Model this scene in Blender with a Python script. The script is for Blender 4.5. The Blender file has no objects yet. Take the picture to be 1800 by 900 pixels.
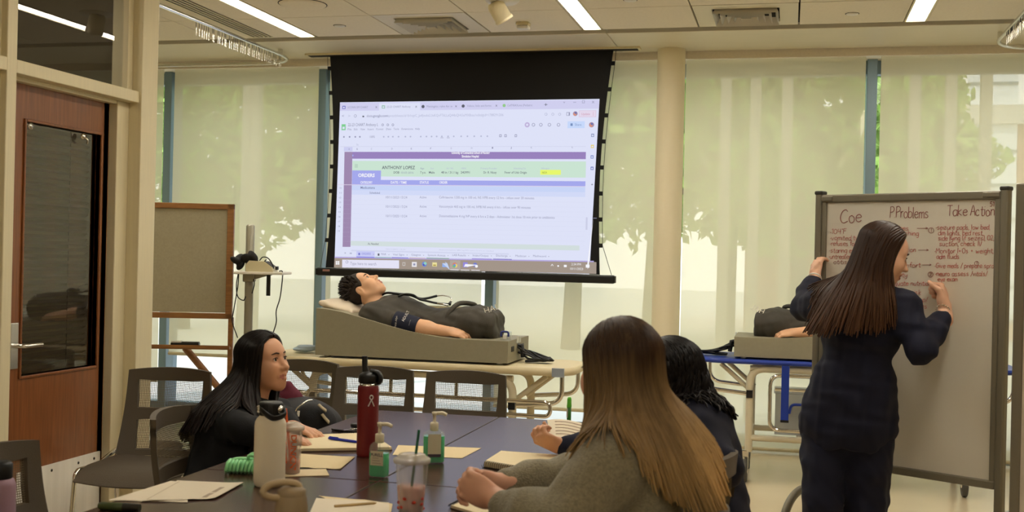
import bpy, bmesh, math, random
import numpy as np
from mathutils import Vector, Matrix, Quaternion
random.seed(7); np.random.seed(7)
PI = math.pi
SC = bpy.context.scene
COL = SC.collection

# ------------------------------------------------------------------ camera
CAM_H, FPX, YAW, ROLL = 1.43, 2000.0, math.atan(490 / 2000.0), math.atan(0.023)
FW = Vector((-math.sin(YAW), math.cos(YAW), 0)); RT = Vector((math.cos(YAW), math.sin(YAW), 0)); UP = Vector((0, 0, 1))
cam_d = bpy.data.cameras.new('camera'); cam = bpy.data.objects.new('camera', cam_d); COL.objects.link(cam)
_cr = RT * math.cos(ROLL) + UP * math.sin(ROLL); _cu = UP * math.cos(ROLL) - RT * math.sin(ROLL)
cam.matrix_world = Matrix(((_cr.x, _cu.x, -FW.x, 0), (_cr.y, _cu.y, -FW.y, 0), (_cr.z, _cu.z, -FW.z, CAM_H), (0, 0, 0, 1)))
cam_d.sensor_width = 36; cam_d.lens = FPX * 36 / 1800.0; cam_d.clip_start = 0.05; cam_d.clip_end = 200
cam_d.shift_y = 1 / 1800.0
cam_d.dof.use_dof = True; cam_d.dof.focus_distance = 6.2; cam_d.dof.aperture_fstop = 5.6
SC.camera = cam

# ------------------------------------------------------------------ light, world, exposure
VS = SC.view_settings
SC.display_settings.display_device = 'sRGB'
VS.view_transform = 'Standard'; VS.look = 'None'; VS.gamma = 1.0; VS.use_curve_mapping = False
VS.exposure = 0.0
SKY_STRENGTH = 3.1
LAMP_EMIT = 30.0
SUN_E = 3.0
wd = bpy.data.worlds.new('sky'); SC.world = wd; wd.use_nodes = True
_n = wd.node_tree.nodes; _bg = _n['Background']
_tc = _n.new('ShaderNodeTexCoord'); _sp = _n.new('ShaderNodeSeparateXYZ'); _rp = _n.new('ShaderNodeValToRGB')
wd.node_tree.links.new(_tc.outputs['Generated'], _sp.inputs[0]); wd.node_tree.links.new(_sp.outputs[2], _rp.inputs[0])
wd.node_tree.links.new(_rp.outputs[0], _bg.inputs[0])
_rp.color_ramp.elements[0].position = 0.0; _rp.color_ramp.elements[0].color = (0.95, 0.98, 1.0, 1)
_rp.color_ramp.elements[1].position = 0.7; _rp.color_ramp.elements[1].color = (0.72, 0.86, 1.0, 1)
_bg.inputs[1].default_value = SKY_STRENGTH
_sd = bpy.data.lights.new('sun', 'SUN'); _sd.energy = SUN_E; _sd.angle = 0.02; _sd.color = (1, .95, .86)
sun = bpy.data.objects.new('sun', _sd); COL.objects.link(sun)
sun.rotation_euler = Vector((0.35, 0.55, -0.76)).to_track_quat('-Z', 'Y').to_euler()

def at(x, y, d):
    """World point seen at photograph pixel (x, y) at depth d along the viewing axis."""
    u = x - 900; v = y - 451
    uu = u * math.cos(ROLL) + v * math.sin(ROLL); vv = -u * math.sin(ROLL) + v * math.cos(ROLL)
    return Vector((0, 0, CAM_H)) + (FW + RT * (uu / FPX) - UP * (vv / FPX)) * d
def atz(x, y, z):
    r = at(x, y, 1) - Vector((0, 0, CAM_H)); return Vector((0, 0, CAM_H)) + r * ((z - CAM_H) / r.z)
def aty(x, y, Y):
    r = at(x, y, 1) - Vector((0, 0, CAM_H)); return Vector((0, 0, CAM_H)) + r * (Y / r.y)

# ------------------------------------------------------------------ materials
def srgb(r, g, b):
    f = lambda c: (c / 255 / 12.92) if c / 255 <= 0.04045 else ((c / 255 + 0.055) / 1.055) ** 2.4
    return (f(r), f(g), f(b), 1)
MATS = {}
def mat(name, col, rough=0.5, metal=0.0, noise=None, bump=None, spec=0.5, coat=0, trans=0, alpha=1, emit=None, estr=0, sheen=0, ior=1.45):
    """Principled material; noise=(scale, amount[, stretch]) varies the colour, bump=(scale, strength[, stretch]) the surface."""
    if name in MATS: return MATS[name]
    m = bpy.data.materials.new(name); m.use_nodes = True; nt = m.node_tree; N = nt.nodes; L = nt.links
    p = N['Principled BSDF']
    if len(col) == 3: col = (*col, 1)
    p.inputs['Base Color'].default_value = col; p.inputs['Roughness'].default_value = rough; p.inputs['Metallic'].default_value = metal
    p.inputs['Specular IOR Level'].default_value = spec; p.inputs['Coat Weight'].default_value = coat
    p.inputs['Transmission Weight'].default_value = trans; p.inputs['Alpha'].default_value = alpha; p.inputs['IOR'].default_value = ior
    p.inputs['Sheen Weight'].default_value = sheen
    if emit: p.inputs['Emission Color'].default_value = emit; p.inputs['Emission Strength'].default_value = estr
    def tex(scale, stretch):
        t = N.new('ShaderNodeTexNoise'); t.inputs['Scale'].default_value = scale; t.inputs['Detail'].default_value = 4
        c = N.new('ShaderNodeTexCoord'); mp = N.new('ShaderNodeMapping')
        mp.inputs['Scale'].default_value = stretch or (1, 1, 1)
        L.new(c.outputs['Object'], mp.inputs[0]); L.new(mp.outputs[0], t.inputs[0]); return t
    if noise:
        t = tex(noise[0], noise[2] if len(noise) > 2 else None)
        r = N.new('ShaderNodeValToRGB'); a = noise[1]
        r.color_ramp.elements[0].position = 0.3; r.color_ramp.elements[1].position = 0.7
        r.color_ramp.elements[0].color = tuple(c * (1 - a) for c in col[:3]) + (1,)
        r.color_ramp.elements[1].color = tuple(min(1, c * (1 + a)) for c in col[:3]) + (1,)
        L.new(t.outputs[0], r.inputs[0]); L.new(r.outputs[0], p.inputs['Base Color'])
    if bump:
        t = tex(bump[0], bump[2] if len(bump) > 2 else None)
        b = N.new('ShaderNodeBump'); b.inputs['Strength'].default_value = bump[1]; b.inputs['Distance'].default_value = 0.01
        L.new(t.outputs[0], b.inputs['Height']); L.new(b.outputs[0], p.inputs['Normal'])
    MATS[name] = m; return m

# ------------------------------------------------------------------ mesh builder
class MB:
    def __init__(s): s.v = []; s.f = []; s.m = []; s.mats = []; s.s = []
    def mi(s, m):
        if m not in s.mats: s.mats.append(m)
        return s.mats.index(m)
    def add(s, vs, fs, m, smooth=False):
        o = len(s.v); s.v += [tuple(v) for v in vs]; i = s.mi(m)
        for f in fs: s.f.append(tuple(k + o for k in f)); s.m.append(i); s.s.append(smooth)
        return s
    def box(s, lo, hi, m, M=None, bev=0.0):
        (x0, y0, z0), (x1, y1, z1) = [min(a, b) for a, b in zip(lo, hi)], [max(a, b) for a, b in zip(lo, hi)]
        b = min(bev, (x1 - x0) * .45, (y1 - y0) * .45, (z1 - z0) * .45)
        if b <= 0:
            v = [(x0, y0, z0), (x1, y0, z0), (x1, y1, z0), (x0, y1, z0), (x0, y0, z1), (x1, y0, z1), (x1, y1, z1), (x0, y1, z1)]
            f = [(0, 3, 2, 1), (4, 5, 6, 7), (0, 1, 5, 4), (1, 2, 6, 5), (2, 3, 7, 6), (3, 0, 4, 7)]
        else:
            bm = bmesh.new(); bmesh.ops.create_cube(bm, size=1)
            for q in bm.verts: q.co = Vector(((x0 + x1) / 2 + q.co.x * (x1 - x0), (y0 + y1) / 2 + q.co.y * (y1 - y0), (z0 + z1) / 2 + q.co.z * (z1 - z0)))
            bmesh.ops.bevel(bm, geom=list(bm.edges), offset=b, segments=2, profile=0.5, affect='EDGES')
            bm.verts.index_update(); v = [q.co.copy() for q in bm.verts]; f = [tuple(q.index for q in g.verts) for g in bm.faces]; bm.free()
        if M is not None: v = [M @ Vector(q) for q in v]
        return s.add(v, f, m)
    def tube(s, pts, r, m, n=10, caps=True, closed=False, flat=None):
        """Sweep a round section (radius r or list) along pts; flat=(ax, ay) makes it elliptic."""
        P = [Vector(p) for p in pts]; k = len(P)
        if k < 2: return s
        rs = [r] * k if not hasattr(r, '__len__') else list(r)
        T = []
        for i in range(k):
            a = P[i - 1] if (i > 0 or closed) else P[i]; b = P[(i + 1) % k] if (i < k - 1 or closed) else P[i]
            t = b - a; T.append(t.normalized() if t.length > 1e-9 else Vector((0, 0, 1)))
        ref = Vector((0, 0, 1)) if abs(T[0].z) < 0.9 else Vector((1, 0, 0))
        nrm = (ref - T[0] * ref.dot(T[0])).normalized(); V = []; o = 0
        for i in range(k):
            nrm = nrm - T[i] * nrm.dot(T[i])
            nrm = nrm.normalized() if nrm.length > 1e-6 else T[i].orthogonal().normalized()
            bi = T[i].cross(nrm)
            for j in range(n):
                a = 2 * PI * j / n
                V.append(P[i] + nrm * (rs[i] * math.cos(a) * (flat[0] if flat else 1)) + bi * (rs[i] * math.sin(a) * (flat[1] if flat else 1)))
        F = []
        for i in range(k if closed else k - 1):
            for j in range(n):
                a, b = i * n + j, i * n + (j + 1) % n; c = ((i + 1) % k) * n
                F.append((a, b, c + (j + 1) % n, c + j))
        s.add(V, F, m, True)
        if caps and not closed:
            s.add(V[:n], [tuple(range(n))[::-1]], m); s.add(V[-n:], [tuple(range(n))], m)
        return s
    def lathe(s, prof, m, n=24, M=None, c=(0, 0, 0)):
        V = []; F = []
        for (r, z) in prof:
            for j in range(n):
                a = 2 * PI * j / n; V.append(Vector((c[0] + r * math.cos(a), c[1] + r * math.sin(a), c[2] + z)))
        for i in range(len(prof) - 1):
            for j in range(n): F.append((i * n + j, i * n + (j + 1) % n, (i + 1) * n + (j + 1) % n, (i + 1) * n + j))
        if M is not None: V = [M @ q for q in V]
        return s.add(V, F, m, True)
    def prism(s, poly, h0, h1, m, M=None, smooth=False):
        """Extrude a 2-D outline (x, y) from z = h0 to h1; M places it."""
        n = len(poly); V = [Vector((x, y, h0)) for x, y in poly] + [Vector((x, y, h1)) for x, y in poly]
        if M is not None: V = [M @ q for q in V]
        s.add(V, [tuple(range(n))[::-1], tuple(range(n, 2 * n))], m)
        s.add(V, [(i, (i + 1) % n, n + (i + 1) % n, n + i) for i in range(n)], m, smooth); return s
    def grid(s, P, m, smooth=True, closed_u=False):
        """Quad grid from rows of points."""
        r, c = len(P), len(P[0]); V = [q for row in P for q in row]; F = []
        for i in range(r - 1):
            for j in range(c if closed_u else c - 1): F.append((i * c + j, i * c + (j + 1) % c, (i + 1) * c + (j + 1) % c, (i + 1) * c + j))
        return s.add(V, F, m, smooth)
    def xf(s, M):
        s.v = [tuple(M @ Vector(q)) for q in s.v]; return s
    def build(s, name, parent=None, loc=None):
        me = bpy.data.meshes.new(name); me.from_pydata(s.v, [], s.f)
        for m in s.mats: me.materials.append(m)
        me.polygons.foreach_set('material_index', s.m); me.polygons.foreach_set('use_smooth', s.s); me.update()
        o = bpy.data.objects.new(name, me); COL.objects.link(o)
        if parent is not None: o.parent = parent
        if loc is not None: o.location = loc
        return o
def tag(o, label, cat, group=None):
    o['label'] = label; o['category'] = cat
    if group: o['group'] = group
    return o
def thing(name, label, cat, loc=(0, 0, 0), rz=0.0, group=None):
    o = bpy.data.objects.new(name, None); COL.objects.link(o); o.empty_display_size = 0.05
    o.location = loc; o.rotation_euler = (0, 0, rz); return tag(o, label, cat, group)
def struct(o):
    o['kind'] = 'structure'; return o
def dup(root, loc, rz=None, label=None, group=None):
    def cp(o, par):
        c = o.copy(); COL.objects.link(c); c.parent = par
        for ch in list(o.children): cp(ch, c)
        return c
    kids = list(root.children); r = root.copy(); COL.objects.link(r); r.location = loc
    if rz is not None: r.rotation_euler = (0, 0, rz)
    if label: r['label'] = label
    if group: r['group'] = group
    for ch in kids: cp(ch, r)
    return r
def smooth_path(pts, n=8, closed=False):
    """Catmull-Rom through pts."""
    P = [Vector(p) for p in pts]; out = []; k = len(P)
    for i in range(k if closed else k - 1):
        p0 = P[(i - 1) % k] if closed or i > 0 else P[0] * 2 - P[1]; p1 = P[i]; p2 = P[(i + 1) % k]
        p3 = P[(i + 2) % k] if closed or i < k - 2 else P[-1] * 2 - P[-2]
        for j in range(n):
            t = j / n
            out.append(0.5 * (2 * p1 + (p2 - p0) * t + (2 * p0 - 5 * p1 + 4 * p2 - p3) * t * t + (3 * p1 - p0 - 3 * p2 + p3) * t ** 3))
    if not closed: out.append(P[-1])
    return out
def fillet(pts, r, n=6, closed=False):
    """Round the corners of a polyline."""
    P = [Vector(p) for p in pts]; k = len(P); out = []
    for i in range(k):
        if not closed and (i == 0 or i == k - 1): out.append(P[i]); continue
        a, b, c = P[i - 1], P[i], P[(i + 1) % k]; d1, d2 = (a - b), (c - b)
        q = min(r, d1.length * .49, d2.length * .49); s0 = b + d1.normalized() * q; s1 = b + d2.normalized() * q
        for j in range(n + 1):
            t = j / n; out.append(s0 * (1 - t) ** 2 + b * 2 * t * (1 - t) + s1 * t * t)
    return out
def frameM(o, x, z):
    """Matrix with origin o, x axis x and normal z."""
    x = Vector(x).normalized(); z = Vector(z); z = (z - x * z.dot(x)).normalized(); y = z.cross(x)
    return Matrix(((x.x, y.x, z.x, o[0]), (x.y, y.y, z.y, o[1]), (x.z, y.z, z.z, o[2]), (0, 0, 0, 1)))
_tmp = []
def text_into(mb, s, M, size, m, align='LEFT', extrude=0.0, sx=1.0, spacing=1.0, bold=0.0, shear=0.0):
    """Letters as flat mesh, text plane x right / y up, placed with M."""
    cu = bpy.data.curves.new('t', 'FONT'); cu.body = s; cu.size = size; cu.align_x = align; cu.extrude = extrude; cu.resolution_u = 2
    cu.space_character = spacing; cu.offset = bold; cu.shear = shear
    o = bpy.data.objects.new('t', cu); COL.objects.link(o)
    bpy.context.view_layer.update()
    me = o.to_mesh(); 
    mb.add([M @ Vector((v.co.x * sx, v.co.y, v.co.z)) for v in me.vertices], [tuple(p.vertices) for p in me.polygons], m)
    o.to_mesh_clear(); bpy.data.objects.remove(o); bpy.data.curves.remove(cu)

# ------------------------------------------------------------------ smooth bodies: distance fields meshed into one surface
def rot_to(f, u):
    """3x3 whose columns are (f, s, u): forward, left, up of a local frame."""
    f = Vector(f).normalized(); u = Vector(u); u = (u - f * u.dot(f)).normalized(); s = u.cross(f)
    return np.array([[f.x, s.x, u.x], [f.y, s.y, u.y], [f.z, s.z, u.z]])
class Field:
    def __init__(self): self.p = []
    def cap(self, a, b, ra, rb=None, k=0.02, op=1, tag=0):
        self.p.append(('c', np.array(a, float), np.array(b, float), ra, ra if rb is None else rb, k, op, tag)); return self
    def chain(self, pts, rs, k=0.02, op=1, tag=0):
        for i in range(len(pts) - 1): self.cap(pts[i], pts[i + 1], rs[i], rs[i + 1], k, op, tag)
        return self
    def ell(self, c, rad, R=None, k=0.02, op=1, tag=0):
        self.p.append(('e', np.array(c, float), np.array(rad, float), np.eye(3) if R is None else np.array(R, float), None, k, op, tag)); return self
    def bounds(self):
        lo = np.full(3, 1e9); hi = -lo
        for q in self.p:
            if q[6] < 0: continue
            if q[0] == 'c': r = max(q[3], q[4]); a, b = np.minimum(q[1], q[2]) - r, np.maximum(q[1], q[2]) + r
            else: e = np.sqrt(((q[3] * q[2]) ** 2).sum(1)); a, b = q[1] - e, q[1] + e
            lo = np.minimum(lo, a); hi = np.maximum(hi, b)
        return lo, hi
    def sd(self, P):
        """Signed distance of many points (n, 3)."""
        D = np.full(len(P), 0.5)
        for q in self.p:
            k = q[5]
            if q[0] == 'c':
                ba = q[2] - q[1]; t = np.clip((P - q[1]) @ ba / max(ba @ ba, 1e-12), 0, 1); d = np.linalg.norm(P - q[1] - t[:, None] * ba, axis=1) - (q[3] + (q[4] - q[3]) * t)
            else:
                l = (P - q[1]) @ q[3] / q[2]; k0 = np.linalg.norm(l, axis=1); k1 = np.linalg.norm(l / q[2], axis=1); d = k0 * (k0 - 1) / np.maximum(k1, 1e-6)
            if q[6] > 0: h = np.maximum(k - np.abs(D - d), 0) / max(k, 1e-6); D = np.minimum(D, d) - h * h * k * .25
        return D
    def push(self, P, m):
        """Move points outside the body so that they keep distance m."""
        for _ in range(2):
            d = self.sd(P); e = .004; g = np.stack([self.sd(P + np.eye(3)[i] * e) - d for i in range(3)], 1); g /= np.maximum(np.linalg.norm(g, axis=1), 1e-9)[:, None]
            P = P + g * np.maximum(m - d, 0)[:, None]
        return P
    def mesh(self, h, disp=None, clip=None):
        lo, hi = self.bounds(); lo = lo - 3 * h - 0.01; hi = hi + 3 * h + 0.01
        if clip is not None: lo = np.maximum(lo, clip[0]); hi = np.minimum(hi, clip[1])
        n = np.ceil((hi - lo) / h).astype(int) + 1
        ax = [lo[i] + np.arange(n[i]) * h for i in range(3)]
        D = np.full(tuple(n), 0.5, np.float32)
        for q in self.p:
            k = q[5]
            if q[0] == 'c': r = max(q[3], q[4]); a, b = np.minimum(q[1], q[2]) - r, np.maximum(q[1], q[2]) + r
            else: e = np.sqrt(((q[3] * q[2]) ** 2).sum(1)); a, b = q[1] - e, q[1] + e
            mg = k + 2.5 * h + 0.004
            i0 = np.clip(np.floor((a - mg - lo) / h).astype(int), 0, n - 1); i1 = np.clip(np.ceil((b + mg - lo) / h).astype(int) + 1, 1, n)
            if (i1 <= i0).any(): continue
            X, Y, Z = np.meshgrid(ax[0][i0[0]:i1[0]], ax[1][i0[1]:i1[1]], ax[2][i0[2]:i1[2]], indexing='ij', sparse=True)
            if q[0] == 'c':
                ba = q[2] - q[1]; L = max(ba @ ba, 1e-12)
                t = np.clip(((X - q[1][0]) * ba[0] + (Y - q[1][1]) * ba[1] + (Z - q[1][2]) * ba[2]) / L, 0, 1)
                d = np.sqrt((X - q[1][0] - t * ba[0]) ** 2 + (Y - q[1][1] - t * ba[1]) ** 2 + (Z - q[1][2] - t * ba[2]) ** 2) - (q[3] + (q[4] - q[3]) * t)
            else:
                R = q[3]; x, y, z = X - q[1][0], Y - q[1][1], Z - q[1][2]
                l = [(R[0, i] * x + R[1, i] * y + R[2, i] * z) / q[2][i] for i in range(3)]
                k0 = np.sqrt(l[0] ** 2 + l[1] ** 2 + l[2] ** 2); k1 = np.sqrt((l[0] / q[2][0]) ** 2 + (l[1] / q[2][1]) ** 2 + (l[2] / q[2][2]) ** 2)
                d = k0 * (k0 - 1) / np.maximum(k1, 1e-6)
            d = d.astype(np.float32); sl = tuple(slice(i0[i], i1[i]) for i in range(3)); C = D[sl]
            if q[6] > 0:
                hh = np.maximum(k - np.abs(C - d), 0) / max(k, 1e-6); D[sl] = np.minimum(C, d) - hh * hh * k * 0.25
            else:
                d = -d; hh = np.maximum(k - np.abs(C - d), 0) / max(k, 1e-6); D[sl] = np.maximum(C, d) + hh * hh * k * 0.25
        if disp is not None: D = D - disp(*np.meshgrid(*ax, indexing='ij', sparse=True)).astype(np.float32)
        return surface_nets(D, lo, h)
def surface_nets(D, lo, h):
    S = D < 0
    c = np.zeros(tuple(np.array(D.shape) - 1), np.uint8)
    for dx in (0, 1):
        for dy in (0, 1):
            for dz in (0, 1): c += S[dx:S.shape[0] - 1 + dx, dy:S.shape[1] - 1 + dy, dz:S.shape[2] - 1 + dz]
    idx = np.argwhere((c > 0) & (c < 8)); vid = np.full(c.shape, -1, np.int32); vid[tuple(idx.T)] = np.arange(len(idx))
    acc = np.zeros((len(idx), 3)); cnt = np.zeros(len(idx)); i, j, k = idx.T
    cor = [(0, 0, 0), (1, 0, 0), (0, 1, 0), (1, 1, 0), (0, 0, 1), (1, 0, 1), (0, 1, 1), (1, 1, 1)]
    val = [D[i + a, j + b, k + e] for a, b, e in cor]
    for p in range(8):
        for q in range(p + 1, 8):
            df = [cor[q][t] - cor[p][t] for t in range(3)]
            if sum(abs(t) for t in df) != 1: continue
            w = (val[p] < 0) != (val[q] < 0); t = np.where(w, val[p] / np.where(w, val[p] - val[q], 1), 0)
            for ax_ in range(3): acc[:, ax_] += np.where(w, cor[p][ax_] + df[ax_] * t, 0)
            cnt += w
    V = lo + (idx + acc / np.maximum(cnt, 1)[:, None]) * h
    Fs = []
    for a in range(3):
        b, e = (a + 1) % 3, (a + 2) % 3
        s0 = [slice(None)] * 3; s1 = [slice(None)] * 3; s0[a] = slice(0, -1); s1[a] = slice(1, None)
        A, B = S[tuple(s0)], S[tuple(s1)]
        for sign, M in ((0, A & ~B), (1, ~A & B)):
            g = np.argwhere(M)
            g = g[(g[:, b] > 0) & (g[:, e] > 0) & (g[:, b] < D.shape[b] - 1) & (g[:, e] < D.shape[e] - 1)]
            if not len(g): continue
            def at_(db, de):
                t = g.copy(); t[:, b] += db; t[:, e] += de; return vid[tuple(t.T)]
            q = np.stack([at_(-1, -1), at_(0, -1), at_(0, 0), at_(-1, 0)], 1)
            Fs.append(q if sign == 0 else q[:, ::-1])
    F = np.concatenate(Fs) if Fs else np.zeros((0, 4), int)
    return V, F[(F >= 0).all(1)]
def nn_mesh(name, V, F, mats, parent=None, fmat=None):
    me = bpy.data.meshes.new(name)
    me.vertices.add(len(V)); me.vertices.foreach_set('co', np.asarray(V, np.float32).ravel())
    me.loops.add(F.size); me.loops.foreach_set('vertex_index', F.ravel().astype(np.int32))
    me.polygons.add(len(F)); me.polygons.foreach_set('loop_start', (np.arange(len(F)) * F.shape[1]).astype(np.int32))
    for m in mats: me.materials.append(m)
    if fmat is not None: me.polygons.foreach_set('material_index', fmat.astype(np.int32))
    me.polygons.foreach_set('use_smooth', np.ones(len(F), bool)); me.update(calc_edges=True); me.validate()
    o = bpy.data.objects.new(name, me); COL.objects.link(o)
    if parent is not None: o.parent = parent
    return o
def wrinkles(seed, amp, freq, aniso=(1, 1, 1)):
    """Cloth folds as a sum of warped waves."""
    rg = np.random.RandomState(seed); W = [(rg.randn(3) * freq * np.array(aniso), rg.rand() * 6.28, rg.randn(3) * freq * .6) for _ in range(5)]
    def f(X, Y, Z):
        s = 0
        for (k, ph, w) in W: s = s + np.sin(k[0] * X + k[1] * Y + k[2] * Z + ph + 1.5 * np.sin(w[0] * X + w[1] * Y + w[2] * Z))
        return s * (amp / 3)
    return f
def atx(x, y, X):
    r = at(x, y, 1) - Vector((0, 0, CAM_H)); return Vector((0, 0, CAM_H)) + r * (X / r.x)
# ------------------------------------------------------------------ palette
M_floor = mat('vinyl floor', srgb(208, 190, 158), .22, noise=(1.3, .05), spec=.5)
M_ceil = mat('ceiling tile', srgb(228, 217, 194), .9, noise=(60, .03), bump=(160, .12))
M_plenum = mat('plenum gap', srgb(40, 36, 30), .9)
M_soffit = mat('soffit panel', srgb(218, 208, 182), .42, noise=(3, .02, (1, 12, 1)), metal=.0)
M_wall = mat('cream wall paint', srgb(214, 200, 168), .7, bump=(90, .05))
M_frame = mat('champagne aluminium', srgb(226, 214, 178), .42, metal=.1, noise=(4, .03, (20, 20, 1)))
M_mull = mat('blue grey anodised mullion', srgb(118, 138, 150), .4, metal=.3)
M_column = mat('column plaster', srgb(232, 221, 190), .75)
M_wood = mat('cherry veneer door', srgb(132, 78, 40), .32, noise=(5, .22, (14, 14, .8)), coat=.25)
M_steel = mat('brushed steel', srgb(232, 232, 228), .24, metal=.95, noise=(3, .06, (30, 30, 1)))
M_chrome = mat('polished chrome', srgb(225, 222, 215), .12, metal=1)
M_black = mat('black plastic', srgb(16, 16, 17), .42)
M_dark = mat('dark grey plastic', srgb(52, 48, 42), .5)
M_white = mat('white plastic', srgb(225, 220, 208), .45)
M_lampglow = mat('lamp diffuser', (.9, .9, .9, 1), .5, emit=(1, .93, .80, 1), estr=LAMP_EMIT)
M_lampoff = mat('unlit lamp lens', srgb(196, 194, 186), .3)
M_trim = mat('dark rubber base', srgb(120, 108, 88), .6)
def m_glass(name, tint=(1, 1, 1, 1), refl=1.0, opac=0.0):
    m = bpy.data.materials.new(name); m.use_nodes = True; N = m.node_tree.nodes; L = m.node_tree.links; N.clear()
    o = N.new('ShaderNodeOutputMaterial'); t = N.new('ShaderNodeBsdfTransparent'); t.inputs[0].default_value = tint
    g = N.new('ShaderNodeBsdfGlossy'); g.inputs['Roughness'].default_value = 0.01
    f = N.new('ShaderNodeFresnel'); f.inputs[0].default_value = 1.5; k = N.new('ShaderNodeMath'); k.operation = 'MULTIPLY'; k.inputs[1].default_value = 1.7 * refl; k.use_clamp = True
    mx = N.new('ShaderNodeMixShader'); gm = N.new('ShaderNodeNewGeometry'); iv = N.new('ShaderNodeMath'); iv.operation = 'SUBTRACT'; iv.inputs[0].default_value = 1; k2_ = N.new('ShaderNodeMath'); k2_.operation = 'MULTIPLY'; L.new(gm.outputs['Backfacing'], iv.inputs[1]); L.new(f.outputs[0], k.inputs[0]); L.new(k.outputs[0], k2_.inputs[0]); L.new(iv.outputs[0], k2_.inputs[1]); L.new(k2_.outputs[0], mx.inputs[0]); L.new(t.outputs[0], mx.inputs[1]); L.new(g.outputs[0], mx.inputs[2]); L.new(mx.outputs[0], o.inputs[0])
    return m
M_glass = m_glass('window glass'); M_dglass = m_glass('partition glass', (.75, .75, .72, 1))
def m_shade(name, col, open_, tr):
    """Woven roller shade: part open weave, part cloth that scatters light through."""
    m = bpy.data.materials.new(name); m.use_nodes = True; N = m.node_tree.nodes; L = m.node_tree.links; N.clear()
    o = N.new('ShaderNodeOutputMaterial'); t = N.new('ShaderNodeBsdfTransparent'); t.inputs[0].default_value = (1, .97, .86, 1)
    d = N.new('ShaderNodeBsdfDiffuse'); d.inputs[0].default_value = col; s = N.new('ShaderNodeBsdfTranslucent'); s.inputs[0].default_value = col
    m1 = N.new('ShaderNodeMixShader'); m1.inputs[0].default_value = tr; L.new(d.outputs[0], m1.inputs[1]); L.new(s.outputs[0], m1.inputs[2])
    m2 = N.new('ShaderNodeMixShader'); m2.inputs[0].default_value = open_; L.new(m1.outputs[0], m2.inputs[1]); L.new(t.outputs[0], m2.inputs[2])
    L.new(m2.outputs[0], o.inputs[0])
    return m
M_shade = m_shade('cream screen cloth', srgb(230, 222, 186), .17, .45)

# ------------------------------------------------------------------ shell
YB = 8.98   # glass line
XL, XR, YR, CZ = -7.6, 3.4, -2.6, 3.03
def sbox(name, lo, hi, m, bev=0): b = MB(); b.box(lo, hi, m, bev=bev); return struct(b.build(name))
sbox('floor', (XL, YR, -.12), (XR, YB, 0), M_floor)
LX = [-3.455, -1.31, .825]      # right edge of each lamp slot
cb = MB(); cb.box((XL, YR, CZ + .03), (XR, 7.93, CZ + .1), M_plenum)
VENTS = []
edges = []
x0 = -3.455 - 2 * 2.14
while x0 < XR:
    edges += [(x0 + k * .667, x0 + (k + 1) * .667) for k in range(3)]; x0 += 2.14
VT = [(-2.788, -2.121), (-.643, .024)]
for (a, b) in edges:
    for j in range(16):
        y1 = 7.865 - j * .668; y0 = y1 - .668
        if y0 < YR: break
        if j == 0 and (abs(a + 2.788) < .02 or abs(a + .648) < .02): VENTS.append((a, y0)); continue
        if a < XL or b > XR: continue
        cb.box((a + .004, y0 + .004, CZ), (b - .004, y1 - .004, CZ + .028), M_ceil, bev=.003)
ceiling = struct(cb.build('ceiling'))
sf = MB()
for a, b in ((XL, -1.3), (-1.294, XR)): sf.box((a, 7.945, CZ - .012), (b, 8.70, CZ + .06), M_soffit, bev=.004)
sf.box((XL, 8.71, 2.962), (XR, YB + .1, CZ + .06), M_ceil)
struct(sf.build('trim_1'))
# walls
sbox('wall_right', (XR, YR, 0), (XR + .1, YB, CZ + .1), M_wall)
sbox('wall_rear', (XL, YR - .1, 0), (XR, YR, CZ + .1), M_wall)
sbox('wall_left', (XL - .1, YR, 0), (XL, YB, CZ + .1), M_wall)
sbox('wall_side', (-7.6, 5.06, 0), (-3.29, 5.165, CZ + .02), M_wall)     # closes the office behind the glazed partition
sbox('baseboard_side', (-3.28, 5.167, 0), (-7.6, 5.18, .1), M_trim)
# glazed partition with the door, plane X = PX
PX = -3.15
pf = MB()
def pfb(y0, y1, z0, z1, x0=PX - .13, x1=PX, bev=.004): pf.box((x0, y0, z0), (x1, y1, z1), M_frame, bev=bev)
pfb(5.03, 5.175, 0, CZ, x1=PX + .012)          # end post
pfb(4.93, 5.03, 0, 2.148, x1=PX - .055); pfb(4.885, 4.93, 0, 2.148, x1=PX - .10)
pfb(4.985, 5.03, 2.2, CZ, x1=PX - .04)
pfb(4.05, 4.113, 0, CZ); pfb(4.03, 4.06, 0, CZ, x1=PX - .03); pfb(4.113, 4.135, 0, CZ, x1=PX - .06)
pfb(2.2, 4.052, 2.148, 2.205); pfb(4.111, 5.032, 2.148, 2.205, x1=PX - .001); pfb(4.111, 5.03, 2.13, 2.15, x1=PX - .06)
pfb(2.2, 5.03, CZ - .06, CZ, x1=PX - .002)
pfb(2.2, 4.05, .93, .985, x1=PX - .001); pfb(2.2, 4.05, 0, .12, x1=PX - .001); pfb(2.15, 2.2, 0, CZ)
struct(pf.build('wall_partition'))
pw = MB(); pw.box((PX - .12, YR, 0), (PX - .02, 2.15, CZ), M_wall); struct(pw.build('wall_partition_end'))
gl = MB()
for (a, b, c, d) in ((4.113, 5.0, 2.2, 2.98), (2.2, 4.05, 2.2, 2.98), (2.2, 4.05, .98, 2.15), (2.2, 4.05, .11, .94)): gl.box((PX - .075, a, c), (PX - .069, b, d), M_dglass)
struct(gl.build('window_1'))
# office behind the partition; its dimness is put into the dark wall colour
of = MB(); of.box((-5.6, 2.0, 0), (-5.5, 5.06, CZ), mat('office wall', srgb(86, 76, 60), .8)); of.box((-5.5, 5.04, 0), (-3.3, 5.058, CZ), MATS['office wall']); of.box((-5.6, 1.9, CZ + .0), (-3.29, 5.06, CZ + .03), MATS['office wall']); struct(of.build('wall_office'))

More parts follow.
